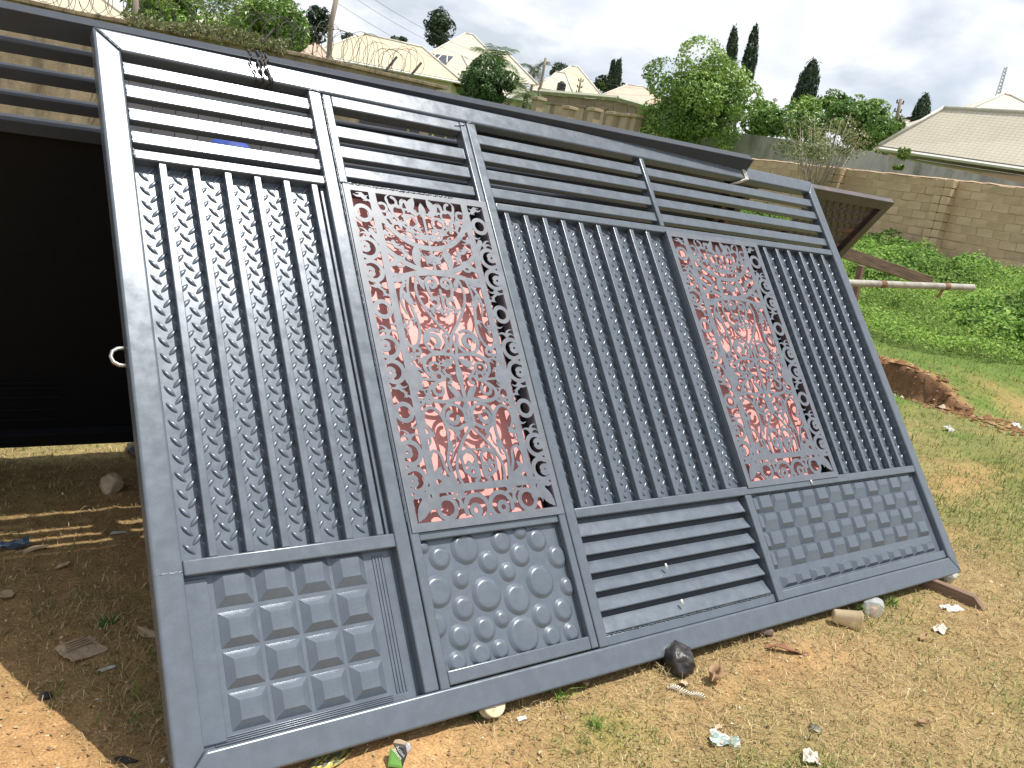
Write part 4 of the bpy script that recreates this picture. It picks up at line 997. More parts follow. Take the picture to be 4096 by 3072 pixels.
def hip_house(name, label, mat, wallm, eL, eR, rL, rR, depth, group='houses up the hill', back=None):
    """front eave eL-eR, ridge rL-rR, footprint carried back by depth"""
    eL, eR, rL, rR = map(np.array, (eL, eR, rL, rR)); ex = eR - eL; ex[2] = 0; ex /= np.linalg.norm(ex); bk = np.array([-ex[1], ex[0], 0.0])
    if bk @ HD < 0: bk = -bk
    bL, bR = eL + bk * depth, eR + bk * depth; bL[2] = eL[2]; bR[2] = eR[2]
    base = (eL + eR + bL + bR) / 4; base[2] = hz(base[0], base[1]); h = empty(name, tuple(base)); tag(h, label, 'house', group); L = base
    roofpart('roof', mat, h, [(eL, eR, rR, rL), (eR, bR, rR), (bR, bL, rL, rR), (bL, eL, rL)], L)
    for a, b in ((rL, rR), (eL, rL), (eR, rR)): capline(h, L, (a, b))
    V0 = [eL, eR, bR, bL]
    for i in range(4):
        a, b = V0[i], V0[(i + 1) % 4]; MB().tube([a - L - [0, 0, 0.13], b - L - [0, 0, 0.13]], 0.09, 4).build('fascia', FASC, h)
    body(h, L, inset(V0, 1.0), wallm, min(eL[2], eR[2]) - 0.12)
    return h, L
# long cream roof left of centre
z1 = 66
h1, L1 = hip_house('bungalow', 'long cream-roofed bungalow behind the razor wire', CREAM, PLAST, pt(1235, 212, z1), pt(1846, 325, z1), pt(1454, 136, z1 + 4), pt(1690, 190, z1 + 4), 9)
# tall steep cream roof
z2 = 76
h2, L2 = hip_house('bungalow', 'tall steep cream-roofed house behind the palms', CREAM2, PLAST, pt(1560, 300, z2), pt(2150, 405, z2), pt(1862, 134, z2 + 7), pt(1893, 140, z2 + 7), 14)
w1, w2, w3, w4 = pt(1955, 200, z2 + 4), pt(2026, 209, z2 + 4), pt(2152, 340, z2 + 1), pt(1900, 300, z2 + 1)
roofpart('wing_roof', CREAM2, h2, [(w4, w3, w2, w1), (w3, w2 + HD * 4, w2), (w4 + HD * 6, w4, w1)], L2); capline(h2, L2, (w1, w2, w3))
w1, w2, w3 = pt(1849, 222, z2 - 2), pt(1720, 330, z2 - 5), pt(1920, 360, z2 - 5); w5 = pt(1870, 235, z2 + 4)
roofpart('gablet_roof', CREAM2, h2, [(w2, w3, w1), (w3, w5, w1), (w5, w2, w1)], L2); capline(h2, L2, (w3, w1)); capline(h2, L2, (w1, w5))
dq = [pt(1722, 213, z2 - 1.5), pt(1812, 225, z2 - 1.5), pt(1779, 260, z2 - 3)]
roofpart('louvre_window', GLASSD, h2, [dq], L2)
for t in (0.25, 0.5, 0.75):
    a = dq[0] + (dq[1] - dq[0]) * t; b = dq[0] + (dq[2] - dq[0]) * t if t < .6 else dq[2] + (dq[1] - dq[2]) * (t - .5)
    MB().tube([a - L2 - HD * .06, b - L2 - HD * .06], 0.05, 4).build('glazing_bar', FASC, h2)
# roof with water tank
z3 = 88
h3, L3 = hip_house('bungalow', 'cream-roofed house with a black water tank in front', CREAM, PLAST, pt(2120, 352, z3), pt(2420, 400, z3), pt(2285, 266, z3 + 5), pt(2312, 268, z3 + 5), 10)
w1, w2, w3, w4 = pt(2222, 287, z3 - .5), pt(2262, 293, z3 - .5), pt(2292, 372, z3 - 3), pt(2150, 350, z3 - 3); roofpart('wing_roof', CREAM2, h3, [(w4, w3, w2, w1), (w3, w2 + HD * 4, w2), (w4 + HD * 5, w4, w1)], L3); capline(h3, L3, (w1, w2)); capline(h3, L3, (w2, w3))
TANK = simple('black_plastic', (0.012, 0.012, 0.014), (0.03, 0.03, 0.034), 5, 0.5, 0.05, 0.01)
tk = empty('water_tank', tuple(pt(2241, 372, 80))); tag(tk, 'black ribbed plastic water tank in front of the cream roofs', 'tank')
prof = [(0.0, 0.0), (0.40, 0.0), (0.42, 0.1), (0.39, 0.16), (0.42, 0.22), (0.39, 0.40), (0.42, 0.46), (0.39, 0.62), (0.42, 0.68), (0.40, 0.84), (0.20, 0.95), (0.19, 1.02), (0.0, 1.04)]
V = [(r_ * math.cos(2 * math.pi * i / 20), r_ * math.sin(2 * math.pi * i / 20), z) for r_, z in prof for i in range(20)]
F = [(q * 20 + i, q * 20 + (i + 1) % 20, (q + 1) * 20 + (i + 1) % 20, (q + 1) * 20 + i) for q in range(len(prof) - 1) for i in range(20)]
MB().add(V, F).build('tank_shell', TANK, tk, 0, smooth=False)
MB().box(-0.5, 0.5, -0.5, 0.5, -7, -0.002).build('tank_stand', PLAST, tk)
# pinkish roof
hip_house('bungalow', 'low house with a pinkish roof left of the big tree', PINKR, PEACH, pt(2395, 385, 92), pt(2720, 440, 92), pt(2511, 340, 97), pt(2575, 348, 97), 10)
# beige roofs at the upper left
hip_house('bungalow', 'yellowish cream roof at the top left corner', CREAM, PEACH, pt(-60, -12, 44), pt(522, 80, 44), pt(60, -130, 49), pt(330, -60, 49), 9)
hip_house('bungalow', 'small beige roof between two leafy trees', BEIGE, PLAST, pt(690, 112, 72), pt(950, 160, 72), pt(790, 52, 76), pt(868, 66, 76), 8)
hip_house('bungalow', 'pinkish gable roof left of the wooden pole', PINKR, PLAST, pt(1140, 208, 64), pt(1330, 240, 64), pt(1225, 128, 67), pt(1240, 131, 67), 7)
# right: tiled house
xe = 37.4
eL = at_x(3516, 582, xe); eR = at_x(4500, 722, xe)
d_ = ray(3775, 433)
t_ = (xe - CAM[0] + (eL[1] - CAM[1])) / (d_[0] + d_[1]); rL = CAM + d_ * t_
d2_ = np.array([0.06, -0.998, -0.012]); rR = rL + d2_ * 14
h5, L5 = hip_house('tiled_house', 'bungalow with a pale scalloped tile roof at the right edge', TILE, PEACH, eL, eR, rL, rR, 2 * (rL[0] - xe), 'houses on the right')
hip_house('tiled_house', 'second pale tiled hip roof rising behind at the right edge', TILE, PEACH, pt(3800, 470, 56), pt(4400, 560, 56), pt(4015, 376, 60), pt(4040, 382, 60), 14, 'houses on the right')
for k in range(3):
    a = eL + (eR - eL) * (0.16 + 0.2 * k)
hip_house('shed', 'small white-roofed building beside the thin power pole', BEIGE, PLAST, pt(3575, 500, 70), pt(3720, 528, 70), pt(3610, 482, 72), pt(3690, 494, 72), 6, 'houses on the right')
# unfinished block building and its fence
BLKW = simple('bare_block_wall', (0.20, 0.155, 0.105), (0.30, 0.24, 0.17), 1.2, 0.95, 0.3, 0.03); BOARD = simple('boarded_opening', (0.34, 0.26, 0.17), (0.44, 0.35, 0.24), 2, 0.9, 0.1, 0.01)
MOSS = simple('greenish_fascia', (0.28, 0.29, 0.22), (0.38, 0.39, 0.31), 3, 0.8, 0.1, 0.01)
u0, u1, u2 = pt(2160, 372, 62), pt(2468, 402, 58), pt(2640, 438, 60)
ub = empty('unfinished_house', (u1[0], u1[1], hz(u1[0], u1[1]))); tag(ub, 'unfinished bare block house with boarded windows behind a pillared fence', 'house'); Lu = np.array(ub.location)
zt_ = (u0[2] + u1[2]) / 2; body(ub, Lu, [u0, u1, u2, u2 + HD * 6, u0 + HD * 6], BLKW, zt_ - 0.05, 4)
for a, b in ((u0, u1), (u1, u2)):
    a = np.array([a[0], a[1], zt_ + 0.1]); b = np.array([b[0], b[1], zt_ + 0.1]); MB().tube([a - Lu - HD * .25, b - Lu - HD * .25], 0.17, 4).build('roof_fascia', MOSS, ub)
dw = (u1 - u0); dw[2] = 0; lw = np.linalg.norm(dw); dw /= lw; nw = np.array([dw[1], -dw[0], 0])
for k, (t, hgt) in enumerate(((0.10, 0), (0.32, 0), (0.54, 0), (0.80, 0))):
    c = u0 + dw * lw * t; c = np.array([c[0], c[1], zt_ - 1.45]) - Lu
    V = [c + dw * a + np.array([0, 0, z]) + nw * n_ for n_ in (-0.02, 0.06) for a, z in ((-0.55, -0.75), (0.55, -0.75), (0.55, 0.75), (-0.55, 0.75))]
    wn = MB().add(V, [(0, 1, 2, 3), (7, 6, 5, 4)] + [(i, (i + 1) % 4, 4 + (i + 1) % 4, 4 + i) for i in range(4)]).build('boarded_window', BOARD, ub)
    V = [c + dw * a + np.array([0, 0, z]) + nw * n_ for n_ in (-0.02, 0.14) for a, z in ((-0.75, 0.76), (0.75, 0.76), (0.75, 0.92), (-0.75, 0.92))]
    MB().add(V, [(0, 1, 2, 3), (7, 6, 5, 4)] + [(i, (i + 1) % 4, 4 + (i + 1) % 4, 4 + i) for i in range(4)]).build('lintel', BLKW, wn)
f0, f1 = pt(2120, 520, 40), pt(2640, 560, 38)
fe = empty('pillar_fence', (f0[0], f0[1], hz(f0[0], f0[1]))); tag(fe, 'low block fence with capped pillars in front of the unfinished house', 'fence'); Lf = np.array(fe.location)
df = f1 - f0; lf = np.linalg.norm(df); df /= lf; nf = np.array([df[1], -df[0], 0]); nf /= np.linalg.norm(nf)
for k, (px_, top) in enumerate(((2155, 395), (2280, 432), (2380, 440), (2455, 455), (2512, 462), (2545, 465))):
    c = pt(px_, top, 40 - 2 * (px_ - 2120) / 520); c = c - Lf
    pl = MB().box(-0.20, 0.20, -0.20, 0.20, -c[2] - 0.5, -0.08).build('pillar', BOARD, fe); pl.location = c
    cap = MB().box(-0.28, 0.28, -0.28, 0.28, -0.079, 0.06).build('pillar_cap', BOARD, fe, 0.02); cap.location = c
    MB().tube([(0, 0, 0.06), (-0.10, 0.05, 0.34)], 0.025, 4).build('rebar', WIRE, fe).location = c
V = [f0 - Lf + [0, 0, -3], f1 - Lf + [0, 0, -3], f1 - Lf + [0, 0, 0.15], f0 - Lf + [0, 0, 0.15]]; V = V + [v_ + HD * 0.15 for v_ in V]
MB().add(V, [(0, 1, 2, 3), (7, 6, 5, 4)] + [(i, (i + 1) % 4, 4 + (i + 1) % 4, 4 + i) for i in range(4)]).build('low_wall', BLKW, fe)

# ------------------------------------------------------------------ poles, wires, mast
POLE = simple('grey_pole_wood', (0.16, 0.13, 0.10), (0.30, 0.25, 0.20), 5, 0.9, 0.3, 0.02, stretch=(6, 6, 0.6))
def pole(name, label, p_top, p_low, r, arms=False, cat='pole'):
    a = np.array(p_top); b = np.array(p_low); zb = hz(b[0], b[1]); e = empty(name, (b[0], b[1], zb)); tag(e, label, cat); L = np.array(e.location)
    n_ = 7; rs = np.random.RandomState(len(label)); k = (zb - b[2]) / (b[2] - a[2]); base = b + (b - a) * 0; base = np.array([b[0], b[1], zb - .3])
    P = [base + (a - base) * i / n_ + (rs.normal(0, 0.03, 3) * [1, 1, 0] if not arms else 0) for i in range(n_ + 1)]
    MB().tube([p - L for p in P], [r * (1.15 - 0.35 * i / n_) for i in range(n_ + 1)], 8).build('shaft', POLE, e, 0, smooth=True)
    if arms:
        for d in (0.25, 0.75, 1.2):
            c = a - L - np.array([0, 0, d]); MB().tube([c - HR * 0.22, c + HR * 0.22], 0.04, 4).build('cross_arm', POLE, e)
            for q in (-0.19, 0.19): MB().tube([c + HR * q, c + HR * q + [0, 0, 0.18]], 0.045, 6).build('insulator', TANK, e)
    return e
pole('wooden_pole', 'leaning rough wooden pole beside the razor wire', pt(1352, -40, 17), pt(1303, 215, 17), 0.065)
pole('wooden_pole', 'pale wooden pole at the top left in front of trees', pt(548, -40, 19), pt(530, 92, 19), 0.075)
pole('power_pole', 'dark power pole beside the coconut palm', pt(2181, 232, 66), pt(2163, 350, 66), 0.12)
pole('power_pole', 'short power pole in front of the tank house', pt(2325, 312, 72), pt(2316, 372, 72), 0.10, True)
pole('power_pole', 'thin power pole between the mango trees and tiled roof', pt(3604, 396, 52), pt(3578, 540, 52), 0.12, True)
pole('power_pole', 'small far power pole behind the mango trees', pt(3102, 392, 85), pt(3090, 432, 85), 0.12, True)
for k, (a, b) in enumerate((((1430, 0, 40), (2160, 300, 66)), ((1500, 0, 40), (2180, 262, 66)), ((2181, 250, 66), (2700, 352, 80)), ((2181, 300, 66), (2700, 372, 80)), ((1330, 0, 36), (2163, 372, 66)))):
    A, B = pt(*a), pt(*b); P = [A + (B - A) * q / 16 - np.array([0, 0, 1.2 * 4 * (q / 16) * (1 - q / 16) * 0.6]) for q in range(17)]
    o = MB().tube(P, 0.008, 4).build('overhead_wire', WIRE, None, 0)
    tag(o, ['wire from the top edge down to the palm pole', 'upper wire sagging to the dark power pole', 'wire running right of the dark pole above the roofs', 'lower wire right of the dark pole towards the big tree', 'lowest wire crossing the sky left of the palms'][k], 'wire', 'overhead wires')
MASTM = simple('pale_mast_steel', (0.42, 0.42, 0.44), (0.52, 0.52, 0.55), 3, 0.6, 0, 0)
mt, mbs = pt(4021, 274, 170), pt(3990, 392, 170); mast = empty('lattice_mast', (mbs[0], mbs[1], mbs[2])); tag(mast, 'faint steel lattice mast beyond the tiled roofs', 'mast'); Hm = mt[2] - mbs[2] + 0.0
off = np.array([mt[0] - mbs[0], mt[1] - mbs[1], 0]) * 0.25
for q in range(3):
    a = 2 * math.pi * q / 3; c = np.array([math.cos(a), math.sin(a), 0])
    MB().tube([c * 0.65 + [0, 0, -6], c * 0.3 + [0, 0, Hm]], 0.07, 4).build('mast_leg', MASTM, mast)
    m_ = MB(); c2 = np.array([math.cos(a + 2.0944), math.sin(a + 2.0944), 0])
    for j in range(9):
        r0, r1 = 0.6 - 0.035 * j, 0.6 - 0.035 * (j + 1); m_.tube([c * r0 + [0, 0, Hm * j / 9], c2 * r1 + [0, 0, Hm * (j + 1) / 9]], 0.045, 4); m_.tube([c2 * r0 + [0, 0, Hm * j / 9], c * r1 + [0, 0, Hm * (j + 1) / 9]], 0.045, 4)
    m_.build('mast_lacing', MASTM, mast)

# ------------------------------------------------------------------ trees
def leaf_cloud(C, Nrm, size, col, rs, asp=0.45, jit=0.6, droop=0.3):
    """diamond leaves: centres C, preferred normals Nrm"""
    n = len(C); d = rs.normal(size=(n, 3)); nr = Nrm + jit * rs.normal(size=(n, 3)); nr /= np.linalg.norm(nr, axis=1)[:, None] + 1e-9
    d[:, 2] -= droop; d -= (d * nr).sum(1)[:, None] * nr; d /= np.linalg.norm(d, axis=1)[:, None] + 1e-9
    s = np.cross(nr, d); L = (size * rs.uniform(0.6, 1.25, n))[:, None]
    a = C - d * L * 0.5; b = C + s * L * asp * 0.5 + nr * L * 0.06; c = C + d * L * 0.5 - nr * L * 0.05; e = C - s * L * asp * 0.5 + nr * L * 0.06
    V = np.stack([a, b, c, e], 1).reshape(-1, 3); F = np.arange(4 * n).reshape(-1, 4)
    return V, F, np.repeat(col, 4, axis=0)
def tree(name, label, c_px, zc, rx, rz, cols, n=5000, leaf=0.16, lobes=14, seed=1, group='trees behind the walls', trunk=True, base=None, asp=0.45, cat='tree', lob_r=0.42, shell=0.8, droop=0.3, ry=None, flat=1.0):
    rs = np.random.RandomState(seed); c = pt(c_px[0], c_px[1], zc); zb = hz(c[0], c[1]) if base is None else base
    e = empty(name, (c[0], c[1], zb)); tag(e, label, cat, group); L = np.array(e.location); cc = c - L; ry = ry or rx
    lc = []
    while len(lc) < lobes:
        p = rs.uniform(-1, 1, 3)
        if 0.25 < np.linalg.norm(p) < 0.95: lc.append(p * (1 - lob_r * 0.75))
    lc = np.array(lc); lr = rs.uniform(0.7, 1.25, lobes) * lob_r
    cols = np.array(cols); lcol = cols[rs.randint(len(cols), size=lobes)]
    li = rs.choice(lobes, n, p=lr ** 2 / (lr ** 2).sum())
    d = rs.normal(size=(n, 3)); d /= np.linalg.norm(d, axis=1)[:, None]
    # sub clumps on each lobe
    cl = rs.normal(size=(lobes, 16, 3)); cl /= np.linalg.norm(cl, axis=2)[..., None]
    k = rs.randint(16, size=n); d = d * 0.42 + cl[li, k]; d /= np.linalg.norm(d, axis=1)[:, None]
    rr = shell + (1.08 - shell) * rs.uniform(0, 1, n) ** 0.6; rr *= np.where(rs.uniform(size=n) < 0.12, rs.uniform(0.3, 1, n), 1)
    rx *= 1.24; ry *= 1.24; rz *= 1.24; S = np.array([rx, ry, rz]); C = (lc[li] + d * (lr[li] * rr)[:, None]) * S
    C[:, 2] = np.where(C[:, 2] < 0, C[:, 2] * flat, C[:, 2])
    V, F, col = leaf_cloud(C + cc, d + np.array([0, 0, 0.5]), leaf, lcol[li] * rs.uniform(0.75, 1.25, (n, 1)) * (1 + rs.normal(0, 0.05, (n, 3))), rs, asp, 0.7, droop)
    mesh_np('crown', V, F, LEAF, e, smooth=False, col=np.clip(col, 0, 1))
    if trunk:
        m_ = MB(); top = cc + np.array([0, 0, -0.1 * rz]); r0 = max(0.07, rx * 0.055)
        m_.tube([(rs.normal(0, .05), rs.normal(0, .05), -0.3), top * 0.5 * [1, 1, 1] + rs.normal(0, 0.08, 3) * [1, 1, 0], top], [r0, r0 * 0.75, r0 * 0.35], 7)
        for q in range(min(lobes, 9)):
            tgt = cc + lc[q] * S; st = np.array([0, 0, cc[2] - rz * 0.75]) + (top - [0, 0, cc[2] - rz * .75]) * rs.uniform(0, 0.6); st = np.array([cc[0] * .8, cc[1] * .8, max(cc[2] - rz * rs.uniform(0.3, 0.9), 0.3)])
            m_.tube([st, (st + tgt) / 2 + rs.normal(0, rx * 0.06, 3), tgt], [r0 * 0.5, r0 * 0.3, r0 * 0.1], 5)
        m_.build('trunk', BARK, e, 0, smooth=True)
    return e
NEEM = [(0.19, 0.31, 0.055), (0.24, 0.37, 0.07), (0.14, 0.24, 0.05), (0.27, 0.39, 0.09)]
MANGO = [(0.13, 0.235, 0.05), (0.16, 0.28, 0.06), (0.20, 0.31, 0.065), (0.10, 0.19, 0.045)]
DARK = [(0.028, 0.055, 0.024), (0.035, 0.065, 0.028), (0.022, 0.045, 0.02)]
OLIVE = [(0.17, 0.21, 0.07), (0.22, 0.24, 0.10), (0.14, 0.18, 0.05), (0.27, 0.25, 0.13)]
def px2m(d, zc): return d * zc / FPX
tree('neem_tree', 'big leafy neem tree above the right end of the gates', (2805, 385), 38, px2m(232, 38), px2m(192, 38), NEEM, 26000, 0.19, 34, 3, lob_r=0.36)
tree('leafy_tree', 'bright green leafy tree behind the razor wire', (1045, 80), 30, px2m(168, 30), px2m(140, 30), NEEM, 14000, 0.17, 20, 4, lob_r=0.42)
tree('leafy_tree', 'green tree clump at the top left behind the wall', (650, 55), 27, px2m(130, 27), px2m(108, 27), NEEM[:3], 7000, 0.15, 14, 5, lob_r=0.40)
tree('leafy_tree', 'darker tree reaching the top edge at the left', (720, 5), 36, px2m(110, 36), px2m(90, 36), DARK, 4000, 0.18, 12, 6)
tree('dark_tree', 'dark tree left of the wooden pole', (1262, 112), 60, px2m(58, 60), px2m(72, 60), DARK, 3500, 0.28, 12, 7)
tree('dark_tree', 'small dark crown at the top behind the bright green tree', (1135, 30), 60, px2m(40, 60), px2m(45, 60), DARK, 1800, 0.28, 8, 8)
tree('dark_tree', 'round dark tree standing alone against the sky', (1762, 118), 92, px2m(64, 92), px2m(72, 92), DARK, 4200, 0.38, 16, 9, lob_r=0.36)
tree('dark_tree', 'low dark crown peeping over the long cream roof', (1600, 170), 92, px2m(40, 92), px2m(22, 92), DARK, 1200, 0.38, 8, 10)
tree('dark_tree', 'low dark crown at the left end of the long cream roof', (1390, 160), 92, px2m(32, 92), px2m(22, 92), DARK, 1000, 0.38, 8, 11)
tree('mango_tree', 'round glossy green tree in front of the palms', (1945, 345), 40, px2m(120, 40), px2m(92, 40), [(0.055, 0.12, 0.03), (0.075, 0.15, 0.04), (0.05, 0.10, 0.03)], 9000, 0.20, 16, 12, lob_r=0.42)
tree('dark_tree', 'dark tree between the coconut palm and the tank house', (2232, 305), 100, px2m(52, 100), px2m(40, 100), DARK, 1800, 0.4, 10, 13)
tree('dark_tree', 'dark tree under the twin column trees', (2430, 345), 105, px2m(62, 105), px2m(36, 105), DARK + MANGO[:1], 2200, 0.4, 12, 14)
tree('mango_tree', 'bushy green tree right of the big neem tree', (3065, 500), 44, px2m(100, 44), px2m(78, 44), MANGO + NEEM[:1], 5500, 0.24, 14, 15)
tree('mango_tree', 'green mango tree below the single column tree', (3240, 485), 46, px2m(110, 46), px2m(88, 46), NEEM[:2] + MANGO, 6000, 0.24, 14, 16)
tree('mango_tree', 'broad mango tree left of the thin power pole', (3460, 500), 44, px2m(122, 44), px2m(98, 44), MANGO, 8000, 0.24, 18, 17)
tree('mango_tree', 'dark green mango crown rising in the middle of the row', (3365, 462), 50, px2m(90, 50), px2m(75, 50), MANGO, 4500, 0.25, 12, 18)
tree('mango_tree', 'low brownish crown beside the tiled roof', (3560, 520), 46, px2m(45, 46), px2m(62, 46), OLIVE[:2] + MANGO[:2], 2500, 0.24, 9, 19)
tree('dark_tree', 'tiny far dark tree beside the thin power pole', (3640, 488), 90, px2m(34, 90), px2m(22, 90), DARK, 900, 0.35, 8, 20)
# sparse half-bare shrub
e = tree('half_bare_shrub', 'sparse half-bare shrub behind the block wall', (3290, 570), 27.5, px2m(170, 27.5), px2m(115, 27.5), OLIVE, 3600, 0.095, 26, 21, 'trees behind the walls', False, lob_r=0.30, shell=0.3, cat='shrub')
m_ = MB(); rs = np.random.RandomState(33); L = np.array(e.location); cc = pt(3290, 620, 27.5) - L
for q in range(26):
    tgt = pt(rs.uniform(3130, 3450), rs.uniform(440, 640), 27.5 + rs.uniform(-.8, .8)) - L; st = cc + np.array([rs.normal(0, .1), rs.normal(0, .1), -1.6]); md = (st + tgt) / 2 + rs.normal(0, 0.15, 3)
    m_.tube([st, md, tgt], [0.03, 0.018, 0.005], 5)
m_.build('branches', simple('pale_bark', (0.26, 0.22, 0.17), (0.38, 0.33, 0.26), 9, 0.9, 0.2, 0.01), e, 0, smooth=True)
# column-shaped mast trees with drooping leaves
def mast_tree(label, top, bot, wpx, zc, seed, n=2600, name='mast_tree'):
    rs = np.random.RandomState(seed); a, b = pt(*top, zc), pt(*bot, zc); zb = hz(b[0], b[1]); e = empty(name, (b[0], b[1], zb)); tag(e, label, 'tree', 'column trees'); L = np.array(e.location)
    t = rs.uniform(0, 1, n) ** 0.8; w_ = px2m(wpx / 2, zc) * np.clip(0.25 + 1.1 * t ** 0.6, 0, 1.0) * (0.8 + 0.35 * vnoise(t * 9, t * 0 + seed, seed)); ang = rs.uniform(0, 6.283, n); rr = w_ * rs.uniform(0.35, 1.18, n)
    C = a + (b - a) * t[:, None] + np.stack([rr * np.cos(ang), rr * np.sin(ang), rs.normal(0, .15, n)], 1) - L
    nr = np.stack([np.cos(ang), np.sin(ang), 0.25 + 0 * ang], 1)
    col = np.array(DARK)[rs.randint(3, size=n)] * rs.uniform(0.8, 1.5, (n, 1)) * [1.1, 1.05, 1.1]
    V, F, cl = leaf_cloud(C, nr, px2m(21, zc), col, rs, 0.26, 0.45, 1.8)
    mesh_np('crown', V, F, LEAF, e, col=cl); MB().tube([(0, 0, -.3), a - L], [0.14, 0.03], 6).build('trunk', BARK, e, 0, smooth=True)
mast_tree('left of the pair of dark column trees above the neem', (2936, 122), (2920, 260), 40, 62, 1)
mast_tree('right and taller of the pair of column trees above the neem', (3022, 112), (2985, 320), 46, 62, 2, 3200)
mast_tree('lone wide dark column tree above the mango row', (3255, 250), (3205, 440), 78, 62, 3, 4200)
mast_tree('low companion at the foot of the lone column tree', (3186, 375), (3176, 440), 34, 62, 4, 900)
mast_tree('dark column tree beside the tiled roof', (3702, 388), (3676, 490), 58, 66, 5, 2200)
mast_tree('tall left spire of the far twin column trees', (2454, 243), (2440, 350), 20, 100, 6, 1200)
mast_tree('broad right spire of the far twin column trees', (2476, 245), (2462, 350), 30, 100, 7, 1600)
# palms
def palm(label, crown, zc, Lf_, nf, seed, foot_drop=3.0, col=(0.085, 0.13, 0.035)):
    rs = np.random.RandomState(seed); c = pt(*crown, zc); zb = hz(c[0], c[1]); zb = min(zb, c[2] - 0.6); e = empty('coconut_palm', (c[0], c[1], zb)); tag(e, label, 'palm', 'coconut palms'); L = np.array(e.location); cc = c - L
    V = []; F = []; CL = []
    for k in range(nf):
        az = 2 * math.pi * k / nf + rs.normal(0, .2); el = rs.uniform(0.15, 1.25); d = np.array([math.cos(az) * math.cos(el), math.sin(az) * math.cos(el), math.sin(el)]); p = cc.copy(); pts_ = [p.copy()]; n_ = 14
        for j in range(n_):
            p = p + d * Lf_ / n_; d = d + np.array([0, 0, -0.13 - 0.05 * j / n_]); d /= np.linalg.norm(d); pts_.append(p.copy())
        for j in range(1, n_ + 1):
            x = pts_[j] - pts_[j - 1]; x /= np.linalg.norm(x); s = np.cross(x, [0, 0, 1.0]); s /= np.linalg.norm(s) + 1e-9; ll = Lf_ * 0.34 * math.sin(math.pi * min(0.15 + 0.85 * j / (n_ + 1), 1)) ** 0.7
            for sg in (-1, 1):
                for h_ in (0, 0.5):
                    o_ = pts_[j - 1] + (pts_[j] - pts_[j - 1]) * h_; dr = s * sg * 0.85 + x * 0.55 + np.array([0, 0, -0.35 + rs.normal(0, .15)]); dr /= np.linalg.norm(dr); b = len(V)
                    V += [o_ - x * Lf_ * 0.012, o_ + x * Lf_ * 0.012, o_ + dr * ll * .6 + x * Lf_ * .012 , o_ + dr * ll]; F.append((b, b + 1, b + 2, b + 3)); CL += [np.array(col) * rs.uniform(0.7, 1.5)] * 4
    fr_ = mesh_np('fronds', np.array(V), np.array(F), LEAF, e, col=np.array(CL))
    MB().tube([(0, 0, -0.2), cc * 0.5, cc], [0.16, 0.13, 0.11], 8).build('trunk', BARK, e, 0, smooth=True)
palm('coconut palm rising behind the round glossy tree', (1975, 262), 46, px2m(135, 46), 18, 1)
palm('small coconut palm right of the round glossy tree', (2105, 385), 41, px2m(115, 41), 15, 2, col=(0.10, 0.15, 0.05))
palm('slender coconut palm beside the dark power pole', (2138, 285), 84, px2m(85, 84), 15, 3, col=(0.055, 0.085, 0.035))
# seedling on the concrete wall
tree('seedling', 'small bright seedling growing on the concrete wall', (3612, 612), 29.0, px2m(30, 29), px2m(22, 29), [(0.14, 0.22, 0.035), (0.17, 0.25, 0.05)], 420, 0.13, 7, 40, 'seedlings on the walls', False, cat='plant')
tree('seedling', 'tiny bright seedling on top of the block wall', (3592, 668), 26.0, px2m(24, 26), px2m(12, 26), [(0.14, 0.24, 0.035), (0.18, 0.26, 0.05)], 260, 0.12, 6, 41, 'seedlings on the walls', False, cat='plant')
# creeper over the razor-wire wall
rs = np.random.RandomState(50); n = 3200
xs = rs.uniform(at_y(500, 90, yw)[0] - ws[0], at_y(1140, 215, yw)[0] - ws[0], n); prof = 0.08 + 0.30 * fbm(xs * 1.3, xs * 0 + 2, 51); C = np.stack([ws[0] + xs, yw + rs.normal(0.05, 0.22, n), rw.location.z + np.interp(xs, KX, KZ) + rs.uniform(-0.1, 1, n) * prof], 1)
V, F, cl = leaf_cloud(C, rs.normal(size=(n, 3)), 0.075, np.array(OLIVE + [(0.16, 0.20, 0.06), (0.13, 0.10, 0.06)])[rs.randint(6, size=n)] * rs.uniform(.6, 1.1, (n, 1)), rs, 0.35, 1.0, 0.2)
o = mesh_np('creeper', V, F, LEAF, None, col=cl); tag(o, 'tangled brownish creeper over the razor wire', 'creeper', None, 'stuff')

# ------------------------------------------------------------------ weeds and grass
def rgrid(n, x0, x1, y0, y1, rs): return rs.uniform(x0, x1, n), rs.uniform(y0, y1, n)
rs = np.random.RandomState(60); n = 380000
x, y = rgrid(n, 9.6, 25.2, -1.5, 19, rs)
m1 = fbm(x * 0.55, y * 0.55, 61) + 0.35 * sstep(10.5, 14.0, x + 0.15 * y) + 0.25 * (fbm(x * 1.7, y * 1.7, 62) - .5)
keep = (m1 > 0.52 + 0.18 * (1 - sstep(10, 13, x))) & (rs.uniform(size=n) < np.clip((16.0 / (x + 1)) ** 1.3, 0.2, 1)) & (x < 23.5 + 0.1 * (y - 7)); x, y, m1 = x[keep], y[keep], m1[keep]; n = len(x)
hh = 0.72 * np.clip((m1 - 0.45) * 1.0, 0.06, 0.55) * (0.35 + 1.35 * vnoise(x * 1.5, y * 1.5, 64) * (0.5 + vnoise(x * 4.1, y * 4.1, 65))); tt = rs.uniform(0, 1, n) ** 0.5
C = np.stack([x, y, height(x, y) + hh * tt + 0.02], 1)
WEED = np.array([(0.19, 0.33, 0.05), (0.25, 0.40, 0.07), (0.14, 0.25, 0.045), (0.30, 0.41, 0.09)]); WLEAF = attr_mat('weed_leaf', 0.65, 0.3, 0.2)
bl_ = sstep(0.50, 0.62, fbm(x * 0.9 + 7, y * 0.9, 68)); C[:, 2] += bl_ * 0.10 * rs.uniform(0.2, 1, n)
